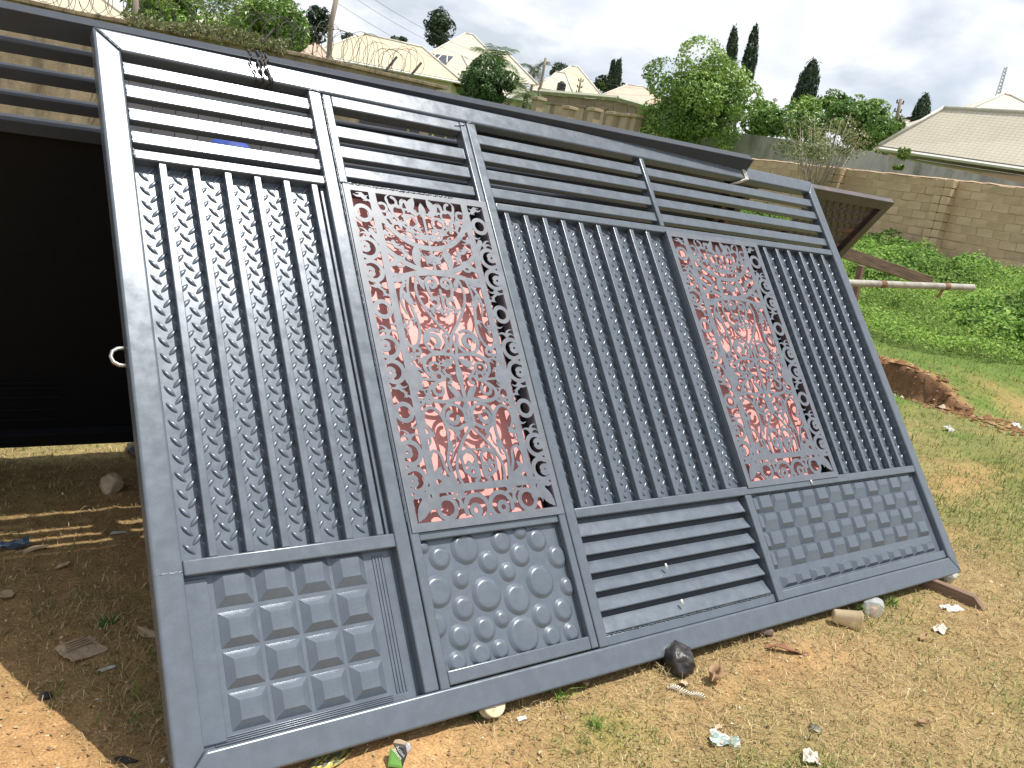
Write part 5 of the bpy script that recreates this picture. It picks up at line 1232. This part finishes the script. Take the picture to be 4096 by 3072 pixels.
V, F, cl = leaf_cloud(C, np.array([-0.25, -0.2, 1.0]) + np.zeros((n, 3)), 0.050 + 0.060 * bl_, (1 - 0.28 * bl_[:, None] * np.array([1, 0.75, 0.6])) * WEED[rs.randint(4, size=n)] * rs.uniform(0.7, 1.25, (n, 1)) * (0.6 + 0.8 * vnoise(x * 1.1, y * 1.1, 66))[:, None], rs, 0.62, 0.55, 0.1)
o = mesh_np('weeds', V, F, WLEAF, None, col=cl); tag(o, 'lush green broad-leaved weeds covering the bank', 'weeds', None, 'stuff')

def blades(n, x, y, h, w, col, rs, lean=0.6, flat=0.0):
    """three-point curved blades"""
    az = rs.uniform(0, 6.283, n); ln = lean * rs.uniform(0.3, 1.3, n) + flat; z = height(x, y)
    d = np.stack([np.cos(az), np.sin(az), 0 * az], 1); s = np.stack([-np.sin(az), np.cos(az), 0 * az], 1)
    P0 = np.stack([x, y, z - 0.003], 1); h_ = h[:, None]; w_ = w[:, None]; lf = ln[:, None]
    up = np.array([0, 0, 1.0])
    v1 = up * np.cos(lf * 0.7) + d * np.sin(lf * 0.7); v2 = up * np.cos(np.minimum(lf * 1.45, 1.75)) + d * np.sin(np.minimum(lf * 1.45, 1.75))
    P1 = P0 + v1 * h_ * 0.5; P2 = P1 + v2 * h_ * 0.5
    zmin = z + 0.002; P1[:, 2] = np.maximum(P1[:, 2], zmin); P2[:, 2] = np.maximum(P2[:, 2], zmin)
    V = np.stack([P0 - s * w_, P0 + s * w_, P1 - s * w_ * 0.8, P1 + s * w_ * 0.8, P2], 1).reshape(-1, 3)
    b = np.arange(n)[:, None] * 5
    return V, [b + np.array([[0, 1, 3, 2]]), b + np.array([[2, 3, 4]])], np.repeat(col, 5, axis=0)
STRAW = np.array([(0.46, 0.35, 0.17), (0.38, 0.28, 0.13), (0.55, 0.45, 0.25), (0.30, 0.22, 0.10), (0.36, 0.30, 0.13)]); GRN = np.array([(0.12, 0.19, 0.035), (0.15, 0.22, 0.045), (0.10, 0.15, 0.03), (0.19, 0.22, 0.06)])
def scatter(n, x0, x1, y0, y1, seed, power=1.6):
    rs = np.random.RandomState(seed); x, y = rgrid(n, x0, x1, y0, y1, rs)
    dist = np.sqrt((x - CAM[0]) ** 2 + (y - CAM[1]) ** 2 + 2.5); k = rs.uniform(size=n) < np.clip((2.6 / dist) ** power, 0, 1)
    return x[k], y[k], dist[k], rs
def grass_patch(name, label, n, x0, x1, y0, y1, seed, power, hs, gf=1.0):
    x, y, dist, rs = scatter(n, x0, x1, y0, y1, seed, power)
    gm_, gg_ = veg_masks(x, y); k = (rs.uniform(size=len(x)) < gm_ ** 1.3 * 0.92 + 0.02) & (np.abs(x - bank_x(y) - 0.02) > 0.09)
    x, y, dist, gg_ = x[k], y[k], dist[k], gg_[k]; n = len(x)
    isg = rs.uniform(size=n) < np.clip(gg_ * 1.1 - 0.02, 0.02, 1) * gf
    col = np.where(isg[:, None], GRN[rs.randint(4, size=n)], STRAW[rs.randint(5, size=n)]) * rs.uniform(0.75, 1.25, (n, 1))
    h = rs.uniform(0.018, 0.058, n) * np.where(isg, 1.0, 1.0) * hs * (0.7 + 0.7 * vnoise(x * 5, y * 5, 71)); w = rs.uniform(0.0006, 0.0016, n) * (0.55 + 0.17 * dist) * np.where(isg, 1.25, 1.0)
    fl = np.where(isg, 0.15, rs.uniform(0.25, 1.3, n))
    V, F, cl = blades(n, x, y, h, w, col, rs, 0.75, fl)
    o = mesh_np(name, V, F, BLADE, None, col=cl); tag(o, label, 'grass', None, 'stuff')
grass_patch('dry_grass', 'short dry grass and straw in front of the gates', 260000, -0.2, 7.5, -1.45, 1.2, 80, 1.7, 1.0)
grass_patch('shaded_grass', 'short grass on the shaded ground left of the grey gate', 70000, -1.2, 1.6, 0.1, 4.5, 81, 1.2, 1.0, 0.45)
grass_patch('bank_grass', 'greener grass on the slope towards the bank', 230000, 3.5, 15.0, 0.2, 8.0, 82, 1.35, 1.5)
# ------------------------------------------------------------------ litter on the ground
def two_tone(name, c1, c2, scale=6, rough=0.4, coord='Generated'):
    m, nt, p = newmat(name); n = noise(nt, scale, 2, 0.4, coord=coord)
    nt.links.new(ramp(nt, n, [(0.45, c1), (0.52, c2)]), p.inputs['Base Color']); p.inputs['Roughness'].default_value = rough; return m
def clearmat(name, tint, a=0.55):
    m, nt, p = newmat(name); p.inputs['Base Color'].default_value = (*tint, 1); p.inputs['Roughness'].default_value = 0.25; p.inputs['Alpha'].default_value = a; p.inputs['Transmission Weight'].default_value = 0.25; return m
WHITEP = simple('white_wrapper', (0.46, 0.45, 0.42), (0.62, 0.61, 0.58), 6, 0.5, 0.2, 0.004); DIRTYP = simple('dirty_paper', (0.45, 0.40, 0.33), (0.62, 0.57, 0.49), 6, 0.8, 0.2, 0.004)
TEALP = two_tone('white_and_teal_wrapper', (0.50, 0.51, 0.48), (0.26, 0.36, 0.34), 4); CARDM = simple('cardboard', (0.34, 0.25, 0.16), (0.44, 0.34, 0.23), 6, 0.9, 0.3, 0.003)
LEAFD = simple('dead_leaf', (0.22, 0.13, 0.07), (0.38, 0.25, 0.14), 12, 0.8, 0.3, 0.004); LEAFP = simple('pale_dead_leaf', (0.40, 0.29, 0.18), (0.52, 0.40, 0.26), 12, 0.8, 0.3, 0.004)
YELL = two_tone('yellow_wrapper', (0.46, 0.38, 0.09), (0.12, 0.12, 0.08), 5); CHAR = simple('charcoal', (0.012, 0.012, 0.013), (0.035, 0.034, 0.034), 30, 0.85, 0.6, 0.003)
BAGC = clearmat('clear_plastic', (0.75, 0.80, 0.82), 0.5); CUPC = clearmat('milky_plastic_cup', (0.72, 0.58, 0.38), 0.62); BLUEB = simple('dark_blue_plastic', (0.03, 0.05, 0.09), (0.10, 0.15, 0.22), 8, 0.35, 0.4, 0.006)
def crumple(name, label, px, w, h, mat, seed, cat='litter', rz=0.0, amp=0.25, lift=0.006, tilt=(0, 0), n=12, group='litter on the ground', thick=0.0012, loc=None, poly=None):
    rs = np.random.RandomState(seed); g = gpt(*px) if loc is None else np.array(loc); V = []; idx = {}
    for i in range(n + 1):
        for j in range(n + 1):
            u, v_ = i / n - .5, j / n - .5
            r = amp * min(w, h) * (fbm(np.array([u * 4 + seed]), np.array([v_ * 4]), seed, 3)[0] - .5) * 1.6 + amp * min(w, h) * 0.6 * abs(math.sin(u * 7 + seed) * math.cos(v_ * 5 + seed * 2)) * 0.5
            e_ = 1 + 0.16 * (vnoise(np.array([math.atan2(v_, u) * 2.0]), np.array([seed * 1.0]), seed)[0] - .5) * 2
            V.append((u * w * e_, v_ * h * e_, r))
    F = [(i * (n + 1) + j, (i + 1) * (n + 1) + j, (i + 1) * (n + 1) + j + 1, i * (n + 1) + j + 1) for i in range(n) for j in range(n)]
    o = MB().add(V, F).build(name, mat, None, 0, smooth=False, fixn=False)
    zmin = min(v_[2] for v_ in V)
    o.location = (g[0], g[1], hz(g[0], g[1]) + lift - zmin * 0.35); o.rotation_euler = (tilt[0], tilt[1], rz)
    md = o.modifiers.new('thick', 'SOLIDIFY'); md.thickness = thick
    return tag(o, label, cat, group)
crumple('plastic_wrapper', 'crumpled white and teal wrapper near the bottom edge', (2895, 2968), 0.10, 0.055, TEALP, 1, rz=-0.5, tilt=(0.25, 0.1), amp=0.4)
crumple('plastic_wrapper', 'white wrapper lying beside the brown plank', (3807, 2440), 0.11, 0.05, WHITEP, 2, rz=-0.3, amp=0.35)
crumple('plastic_wrapper', 'pale flat wrapper on dry grass below the brown plank', (3763, 2520), 0.10, 0.05, DIRTYP, 3, rz=0.2, amp=0.3)
crumple('plastic_wrapper', 'small white scrap just right of the roller wheel', (2085, 2880), 0.035, 0.016, WHITEP, 4, amp=0.3)
crumple('paper_scrap', 'white crumpled paper on the green grass below the bank', (3795, 1722), 0.11, 0.08, WHITEP, 5, amp=0.45, tilt=(0.5, 0))
crumple('paper_scrap', 'white scrap at the foot of the bank beside the gate', (3585, 1545), 0.10, 0.08, WHITEP, 6, amp=0.5, tilt=(0.3, 0))
crumple('paper_scrap', 'white rubbish at the far right below the weeds', (4068, 1708), 0.12, 0.08, WHITEP, 7, amp=0.45, tilt=(0.4, 0))
crumple('paper_scrap', 'pale torn paper in the bottom right corner area', (3240, 3040), 0.075, 0.05, DIRTYP, 8, amp=0.35, rz=0.8)
crumple('paper_scrap', 'thin white scrap right of the cardboard in the shade', (430, 2680), 0.05, 0.016, WHITEP, 9, amp=0.2, rz=0.3)
crumple('paper_scrap', 'small white scrap beside the gate in the striped light', (475, 2135), 0.06, 0.02, WHITEP, 10, amp=0.2)
crumple('plastic_bag', 'dark blue torn bag at the left edge in the shade', (35, 2190), 0.13, 0.07, BLUEB, 11, amp=0.5, lift=0.012)
crumple('yellow_wrapper', 'yellow and black wrapper half under the gate at the bottom', (1325, 3045), 0.13, 0.065, YELL, 12, amp=0.25, rz=0.5)
card = crumple('cardboard_piece', 'torn corrugated cardboard on the shaded grass', (325, 2612), 0.125, 0.085, CARDM, 13, amp=0.10, rz=0.45, lift=0.016, tilt=(0.15, 0.05), thick=0.004)
for k in range(4): boxo('flute', CARDM, card, -0.052 + 0.004 * k, 0.044 - 0.004 * k, 0.004 + k * 0.010, 0.009 + k * 0.010, 0.004, 0.008, 0.0015)
def leafo(label, px, L, W_, mat, seed, rz, curl=0.5, group='dead leaves'):
    n, m_ = 12, 4; V = []
    g = gpt(*px)
    for i in range(n + 1):
        t = i / n; w_ = W_ / 2 * math.sin(math.pi * min(max(t, 0.02), 0.99)) ** 0.75
        for j in range(m_ + 1):
            s_ = j / m_ * 2 - 1; V.append(((t - .5) * L, s_ * w_, curl * W_ * 0.5 * s_ * s_ + curl * L * 0.25 * (t - .5) ** 2 * 2 + 0.002 * math.sin(9 * t + seed)))
    F = [(i * (m_ + 1) + j, (i + 1) * (m_ + 1) + j, (i + 1) * (m_ + 1) + j + 1, i * (m_ + 1) + j + 1) for i in range(n) for j in range(m_)]
    o = MB().add(V, F).build('dead_leaf', mat, None, 0, smooth=True, fixn=False); o.location = (g[0], g[1], hz(g[0], g[1]) + 0.008); o.rotation_euler = (0.15 * math.sin(seed), 0.2 * math.cos(seed), rz)
    md = o.modifiers.new('thick', 'SOLIDIFY'); md.thickness = 0.0008
    return tag(o, label, 'leaf', group)
leafo('pale dead leaf touching the left edge of the gate', (590, 2545), 0.085, 0.042, LEAFP, 1, -0.9, 0.25)
leafo('big curled brown leaf beside the black slag lump', (2850, 2725), 0.085, 0.055, LEAFD, 2, 0.5, 1.3)
leafo('brown leaf below the wooden plank on dry grass', (3690, 2560), 0.07, 0.03, LEAFD, 3, 0.2, 0.8)
leafo('dark curled leaf at the lower right', (3690, 2905), 0.05, 0.025, LEAFD, 4, -0.6, 1.0)
leafo('pale leaf left of the white and teal wrapper', (2870, 2918), 0.04, 0.026, LEAFP, 5, 0.3, 0.3)
leafo('pale leaf lying beside the slag lump and coil', (2735, 2745), 0.045, 0.03, LEAFP, 6, 0.9, 0.4)
leafo('pale leaf far left in the shade', (20, 2395), 0.07, 0.045, LEAFP, 7, 0.7, 0.5)
leafo('brown leaf standing by the green tuft', (2335, 2740), 0.06, 0.03, LEAFP, 8, 1.2, 0.9)
leafo('long pale leaf in the striped light', (130, 2205), 0.12, 0.03, LEAFP, 9, 0.05, 0.2)
leafo('pale leaf in the striped light near the left edge', (250, 2270), 0.06, 0.025, LEAFP, 10, 0.4, 0.3)
leafo('pale leaf at the bottom beside the green sprig', (2160, 3018), 0.02, 0.012, LEAFP, 11, 0.5, 0.4)
g = gpt(445, 1962); rock('pale_stone', (g[0], g[1], g[2] + 0.03), (0.085, 0.05, 0.055), simple('pale_stone', (0.40, 0.31, 0.21), (0.50, 0.40, 0.29), 9, 0.9, 0.4, 0.01), 'pale triangular stone in the shade left of the gate', 23)
g = gpt(180, 2795); rock('charcoal_piece', (g[0], g[1], g[2] + 0.008), (0.018, 0.014, 0.014), CHAR, 'small square lump of charcoal at the edge of the shade', 24, cat='charcoal', group='charcoal')
g = gpt(505, 3048); o = rock('charcoal_piece', (g[0], g[1], g[2] + 0.006), (0.034, 0.010, 0.009), CHAR, 'stick of charcoal at the bottom by the gate edge', 25, cat='charcoal', group='charcoal'); o.rotation_euler = (0, 0, -0.6)
# sachet with printed lettering
g = gpt(1585, 3062); sach = empty('sachet', (g[0], g[1], hz(g[0], g[1]) + 0.002)); tag(sach, 'green and black printed sachet standing on sand at the bottom', 'sachet')
GREENP = simple('green_print', (0.08, 0.22, 0.03), (0.13, 0.30, 0.05), 8, 0.5, 0.2, 0.002); BLKP = simple('black_print', (0.012, 0.012, 0.012), (0.035, 0.033, 0.03), 8, 0.35, 0.2, 0.002)
def slab(name, pts_, z0, mat, bulge=0.006):
    c = np.mean(pts_, axis=0); n = len(pts_); V = [(p[0], p[1], z0) for p in pts_] + [((p[0] - c[0]) * .7 + c[0], (p[1] - c[1]) * .7 + c[1], z0 + bulge) for p in pts_] + [(p[0], p[1], z0 - 0.008) for p in pts_]
    F = [tuple(range(n, 2 * n))] + [(i, (i + 1) % n, n + (i + 1) % n, n + i) for i in range(n)] + [(2 * n + i, 2 * n + (i + 1) % n, (i + 1) % n, i) for i in range(n)] + [tuple(range(3 * n - 1, 2 * n - 1, -1))]
    return MB().add(V, F).build(name, mat, sach, 0.001, 1)
slab('green_lower_half', np.array([(-0.030, -0.030), (0.020, -0.032), (0.012, 0.000), (-0.004, 0.016), (-0.028, 0.030)]), 0.0, GREENP, 0.003)
slab('black_upper_half', np.array([(0.0202, -0.030), (0.030, 0.010), (0.018, 0.040), (-0.022, 0.042), (-0.0035, 0.0165), (0.0125, 0.0005)]), 0.0015, BLKP, 0.002)
slab('torn_rim', np.array([(-0.022, 0.0425), (0.018, 0.0405), (0.024, 0.052), (0.0, 0.058), (-0.018, 0.054)]), 0.002, CARDM, 0.001)
slab('foil_corner', np.array([(0.0305, 0.010), (0.044, 0.030), (0.034, 0.050), (0.0245, 0.0515), (0.0185, 0.040)]), 0.002, simple('foil', (0.45, 0.42, 0.38), (0.62, 0.60, 0.55), 20, 0.25, 0.4, 0.003, metal=0.6), 0.004)
cu = bpy.data.curves.new('printed_lettering', 'FONT'); cu.body = 'Action\nBitters'; cu.size = 0.0155; cu.space_line = 0.8; cu.extrude = 0.0002; cu.materials.append(WHITEP)
t0 = bpy.data.objects.new('tmp_text', cu); COL.objects.link(t0); bpy.context.view_layer.update()
mt_ = bpy.data.meshes.new_from_object(t0.evaluated_get(bpy.context.evaluated_depsgraph_get())); bpy.data.objects.remove(t0); mt_.materials.clear(); mt_.materials.append(WHITEP)
to = bpy.data.objects.new('printed_lettering', mt_); link(to, sach); to.location = (-0.012, 0.030, 0.0050); to.rotation_euler = (0, 0, -0.75)
# stand the sachet so that it faces up and towards the path
sach.rotation_euler = Vector((-0.45, -0.75, 0.75)).to_track_quat('Z', 'Y').to_euler(); sach.location.z += 0.024; sach.scale = (0.85,) * 3
# cup
g = gpt(3375, 2500); cup = empty('plastic_cup', (g[0], g[1], hz(g[0], g[1]) + 0.034)); tag(cup, 'milky plastic cup lying on its side under the gate', 'cup')
prof = [(0.0, 0.0), (0.027, 0.0), (0.029, 0.003), (0.043, 0.112), (0.046, 0.113), (0.046, 0.117), (0.0435, 0.116), (0.0285, 0.006), (0.0, 0.004)]
k = 28; rs = np.random.RandomState(3)
V = [(r_ * math.cos(2 * math.pi * i / k) * (1 - 0.10 * z / 0.117 * math.cos(4 * math.pi * i / k)), r_ * math.sin(2 * math.pi * i / k), z - 0.055) for r_, z in prof for i in range(k)]
F = [(q * k + i, q * k + (i + 1) % k, (q + 1) * k + (i + 1) % k, (q + 1) * k + i) for q in range(len(prof) - 1) for i in range(k)]
MB().add(V, F).build('cup_body', CUPC, cup, 0, smooth=True)
cup.rotation_euler = Vector((0.62, -0.62, 0.02)).to_track_quat('Z', 'Y').to_euler()
# clear bags
def bag(label, px, r, seed, mat=BAGC, inner=None):
    g = gpt(*px); bm = bmesh.new(); bmesh.ops.create_icosphere(bm, subdivisions=4, radius=r); rs = np.random.RandomState(seed); d = rs.normal(size=(24, 3)); d /= np.linalg.norm(d, axis=1)[:, None]; c = rs.uniform(0.55, 0.9, 24) * r
    for v in bm.verts:
        p = np.array(v.co)
        for d_, c_ in zip(d, c):
            q = p @ d_
            if q > c_: p = p - d_ * (q - c_) * 0.85
        p = p * [1.15, 0.9, 1.0]; v.co = Vector(p)
    me = bpy.data.meshes.new('plastic_bag'); bm.to_mesh(me); bm.free(); me.materials.append(mat); o = bpy.data.objects.new('plastic_bag', me); link(o); o.location = (g[0], g[1], hz(g[0], g[1]) + r * 0.62); tag(o, label, 'bag', 'clear plastic bags')
    if inner:
        o2 = MB().box(-r * .3, r * .3, -r * .2, r * .2, -r * .3, r * .15).build('bag_contents', inner, o, r * .08)
    return o
bag('clear crumpled plastic bag with something orange inside', (3485, 2462), 0.056, 5, inner=simple('orange_peel', (0.55, 0.22, 0.06), (0.65, 0.33, 0.12), 20, 0.7, 0.2, 0.002))
bag('clear plastic bag peeping out behind the brown plank', (3790, 2318), 0.05, 8)
# swarf coil, steel strip, cap
g = gpt(2740, 2795); P = []; a0, b0 = gpt(2670, 2758), gpt(2812, 2802)
for q in range(15 * 14):
    t = q / (15 * 14); R_ = 0.0125 * (1 - 0.25 * t) ; th_ = 2 * math.pi * q / 14; c = a0 + (b0 - a0) * t; gap = 0.004 * math.sin(t * 9)
    P.append(c + np.array([0, 0, 0.014 + gap]) + R_ * (np.array([0.1, -0.65, 0.75]) * math.cos(th_) * 0.9 + np.array([0.75, 0.35, 0.3]) * math.sin(th_) * 0.8))
o = MB().tube(P, 0.0018, 5).build('plastic_coil', simple('white_plastic_coil', (0.66, 0.62, 0.52), (0.78, 0.74, 0.64), 20, 0.5, 0, 0), None, 0, smooth=True); tag(o, 'white spiral coil of plastic in front of the slag lump', 'coil')
a0, b0 = gpt(3062, 2598), gpt(3235, 2622); P = [a0 + (b0 - a0) * t + np.array([0, 0, 0.012 + 0.012 * math.sin(t * 5)]) for t in np.linspace(0, 1, 12)]
dd_ = np.cross((b0 - a0) / np.linalg.norm(b0 - a0), [0, 0, 1.0]); V = [p + dd_ * s_ * 0.014 + np.array([0, 0, 0.004 * s_ * math.sin(k)]) + np.array([0, 0, z]) for k, p in enumerate(P) for s_, z in ((-1, 0), (1, 0), (1, 0.003), (-1, 0.003))]
F = [(4 * i + q, 4 * i + (q + 1) % 4, 4 * i + 4 + (q + 1) % 4, 4 * i + 4 + q) for i in range(11) for q in range(4)] + [(0, 1, 2, 3), (47, 46, 45, 44)]
o = MB().add(V, F).build('steel_strip', RUST, None); tag(o, 'bent rusty steel strip on the bare soil', 'strip')
g = gpt(3262, 2922); k = 20; prof = [(0.0, 0.0), (0.021, 0.0), (0.0225, 0.003), (0.021, 0.006), (0.010, 0.007), (0.0, 0.0075)]
V = [(r_ * math.cos(2 * math.pi * i / k), r_ * math.sin(2 * math.pi * i / k), z) for r_, z in prof for i in range(k)]; F = [(q * k + i, q * k + (i + 1) % k, (q + 1) * k + (i + 1) % k, (q + 1) * k + i) for q in range(len(prof) - 1) for i in range(k)]
o = MB().add(V, F).build('metal_disc', simple('dull_cap', (0.13, 0.12, 0.10), (0.24, 0.22, 0.18), 15, 0.5, 0.1, 0.001, metal=0.5), None, 0, smooth=True); o.location = (g[0], g[1], hz(g[0], g[1]) + 0.004); o.rotation_euler = (0.15, 0.1, 0); tag(o, 'round dull metal cap on the dry grass', 'cap')
# green sprigs
def sprig(label, px, n, hgt, seed, col=(0.14, 0.24, 0.04), wd=0.004, group='green sprigs'):
    rs = np.random.RandomState(seed); g = gpt(*px); x = g[0] + rs.normal(0, 0.012, n); y = g[1] + rs.normal(0, 0.010, n)
    V, F, cl = blades(n, x, y, rs.uniform(0.6, 1.2, n) * hgt, np.full(n, wd) * rs.uniform(.7, 1.2, n), np.array(col) * rs.uniform(.75, 1.3, (n, 1)), rs, 0.9, 0.1)
    g[2] = hz(g[0], g[1]); o = mesh_np('grass_tuft', V - g, F, BLADE, None, col=cl); o.location = g; tag(o, label, 'grass tuft', group)
sprig('bright green grass sprig between roller and slag lump', (2245, 2800), 12, 0.10, 1)
sprig('low green weed beside the roller wheel', (1930, 2865), 16, 0.05, 2, (0.08, 0.15, 0.03), 0.006)
sprig('green sprig growing behind the plastic cup', (3430, 2440), 16, 0.08, 3, (0.13, 0.22, 0.05), 0.005)
sprig('green sprig beside the clear bag under the gate', (3560, 2420), 20, 0.07, 4, (0.15, 0.23, 0.05), 0.004)
sprig('soft green tuft left of the white and teal wrapper', (2380, 2905), 60, 0.045, 5, (0.17, 0.25, 0.05), 0.002)
sprig('small green weed in the shade above the cardboard', (415, 2500), 22, 0.035, 6, (0.07, 0.15, 0.03), 0.006)
sprig('straw tuft standing at the shade edge', (100, 2790), 8, 0.05, 7, (0.45, 0.36, 0.18), 0.0016)
sprig('dry stalks in front of the black gate at the far left', (85, 1790), 14, 0.16, 8, (0.34, 0.28, 0.14), 0.0015)
sprig('dry stalks in front of the black gate near the grey gate', (290, 1800), 14, 0.13, 9, (0.34, 0.28, 0.14), 0.0015)
sprig('straw tuft beside the slag lump', (2655, 2700), 12, 0.07, 10, (0.50, 0.40, 0.20), 0.0015)
# pebbles and crumbs of leaf
rs = np.random.RandomState(91); x, y, dist, rs = scatter(60000, -1.0, 5.5, -1.45, 2.2, 91, 1.5)
gm_, gg_ = veg_masks(x, y); kp = rs.uniform(size=len(x)) < 0.10 + 0.75 * (1 - gm_); x, y, dist = x[kp], y[kp], dist[kp]; n = len(x)
r_ = rs.lognormal(-6.15, 0.45, n) * (0.8 + 0.12 * dist); z = height(x, y) + r_ * 0.25
O = np.array([(1, 0, 0), (0, 1, 0), (-1, 0, 0), (0, -1, 0), (0, 0, 0.7), (0, 0, -0.7)], float); V = (O[None] * (1 + rs.normal(0, 0.25, (n, 6, 3)))) * r_[:, None, None] + np.stack([x, y, z], 1)[:, None]
Ft = np.array([(0, 1, 4), (1, 2, 4), (2, 3, 4), (3, 0, 4), (1, 0, 5), (2, 1, 5), (3, 2, 5), (0, 3, 5)]); F = (np.arange(n)[:, None, None] * 6 + Ft[None]).reshape(-1, 3)
PEB = np.array([(0.48, 0.33, 0.18), (0.38, 0.24, 0.12), (0.60, 0.47, 0.31), (0.30, 0.19, 0.10), (0.42, 0.27, 0.13)])
o = mesh_np('gravel', V.reshape(-1, 3), F, attr_mat('gravel_grain', 0.9, 0, 0.2), None, col=np.repeat(PEB[rs.randint(5, size=n)] * rs.uniform(.8, 1.2, (n, 1)), 6, axis=0)); tag(o, 'coarse sandy gravel grains on the bare soil', 'gravel', None, 'stuff')
x, y, dist, rs = scatter(14000, -1.0, 7.0, -1.45, 2.6, 92, 1.4); n = len(x)
C = np.stack([x, y, height(x, y) + 0.006], 1); V, F, cl = leaf_cloud(C, np.array([0, 0, 1.0]) + np.zeros((n, 3)), 0.016, np.array([(0.34, 0.23, 0.12), (0.24, 0.15, 0.08), (0.46, 0.36, 0.22), (0.16, 0.11, 0.07), (0.62, 0.56, 0.46)])[rs.choice(5, n, p=(.35, .25, .2, .15, .05))], rs, 0.55, 0.35, 0.0)
o = mesh_np('leaf_litter', V, F, BLADE, None, col=cl); tag(o, 'crumbs of dead leaves and bark among the dry grass', 'leaf litter', None, 'stuff')
# crumbled stones along the bank and pale clods
rs = np.random.RandomState(95); n = 900; y = rs.uniform(1.6, 6.5, n); x = bank_x(y) + rs.normal(-0.05, 0.16, n); r_ = rs.lognormal(-4.0, 0.5, n); z = height(x, y) + r_ * 0.2
V = (O[None] * (1 + rs.normal(0, 0.3, (n, 6, 3)))) * r_[:, None, None] + np.stack([x, y, z], 1)[:, None]; F = (np.arange(n)[:, None, None] * 6 + Ft[None]).reshape(-1, 3)
CLD = np.array([(0.26, 0.13, 0.065), (0.18, 0.09, 0.045), (0.36, 0.22, 0.12), (0.48, 0.40, 0.30)])
o = mesh_np('soil_clods', V.reshape(-1, 3), F, bpy.data.materials['gravel_grain'], None, col=np.repeat(CLD[rs.choice(4, n, p=(.4, .35, .2, .05))], 6, axis=0)); tag(o, 'crumbled clods of red soil along the eroded bank', 'soil', None, 'stuff')
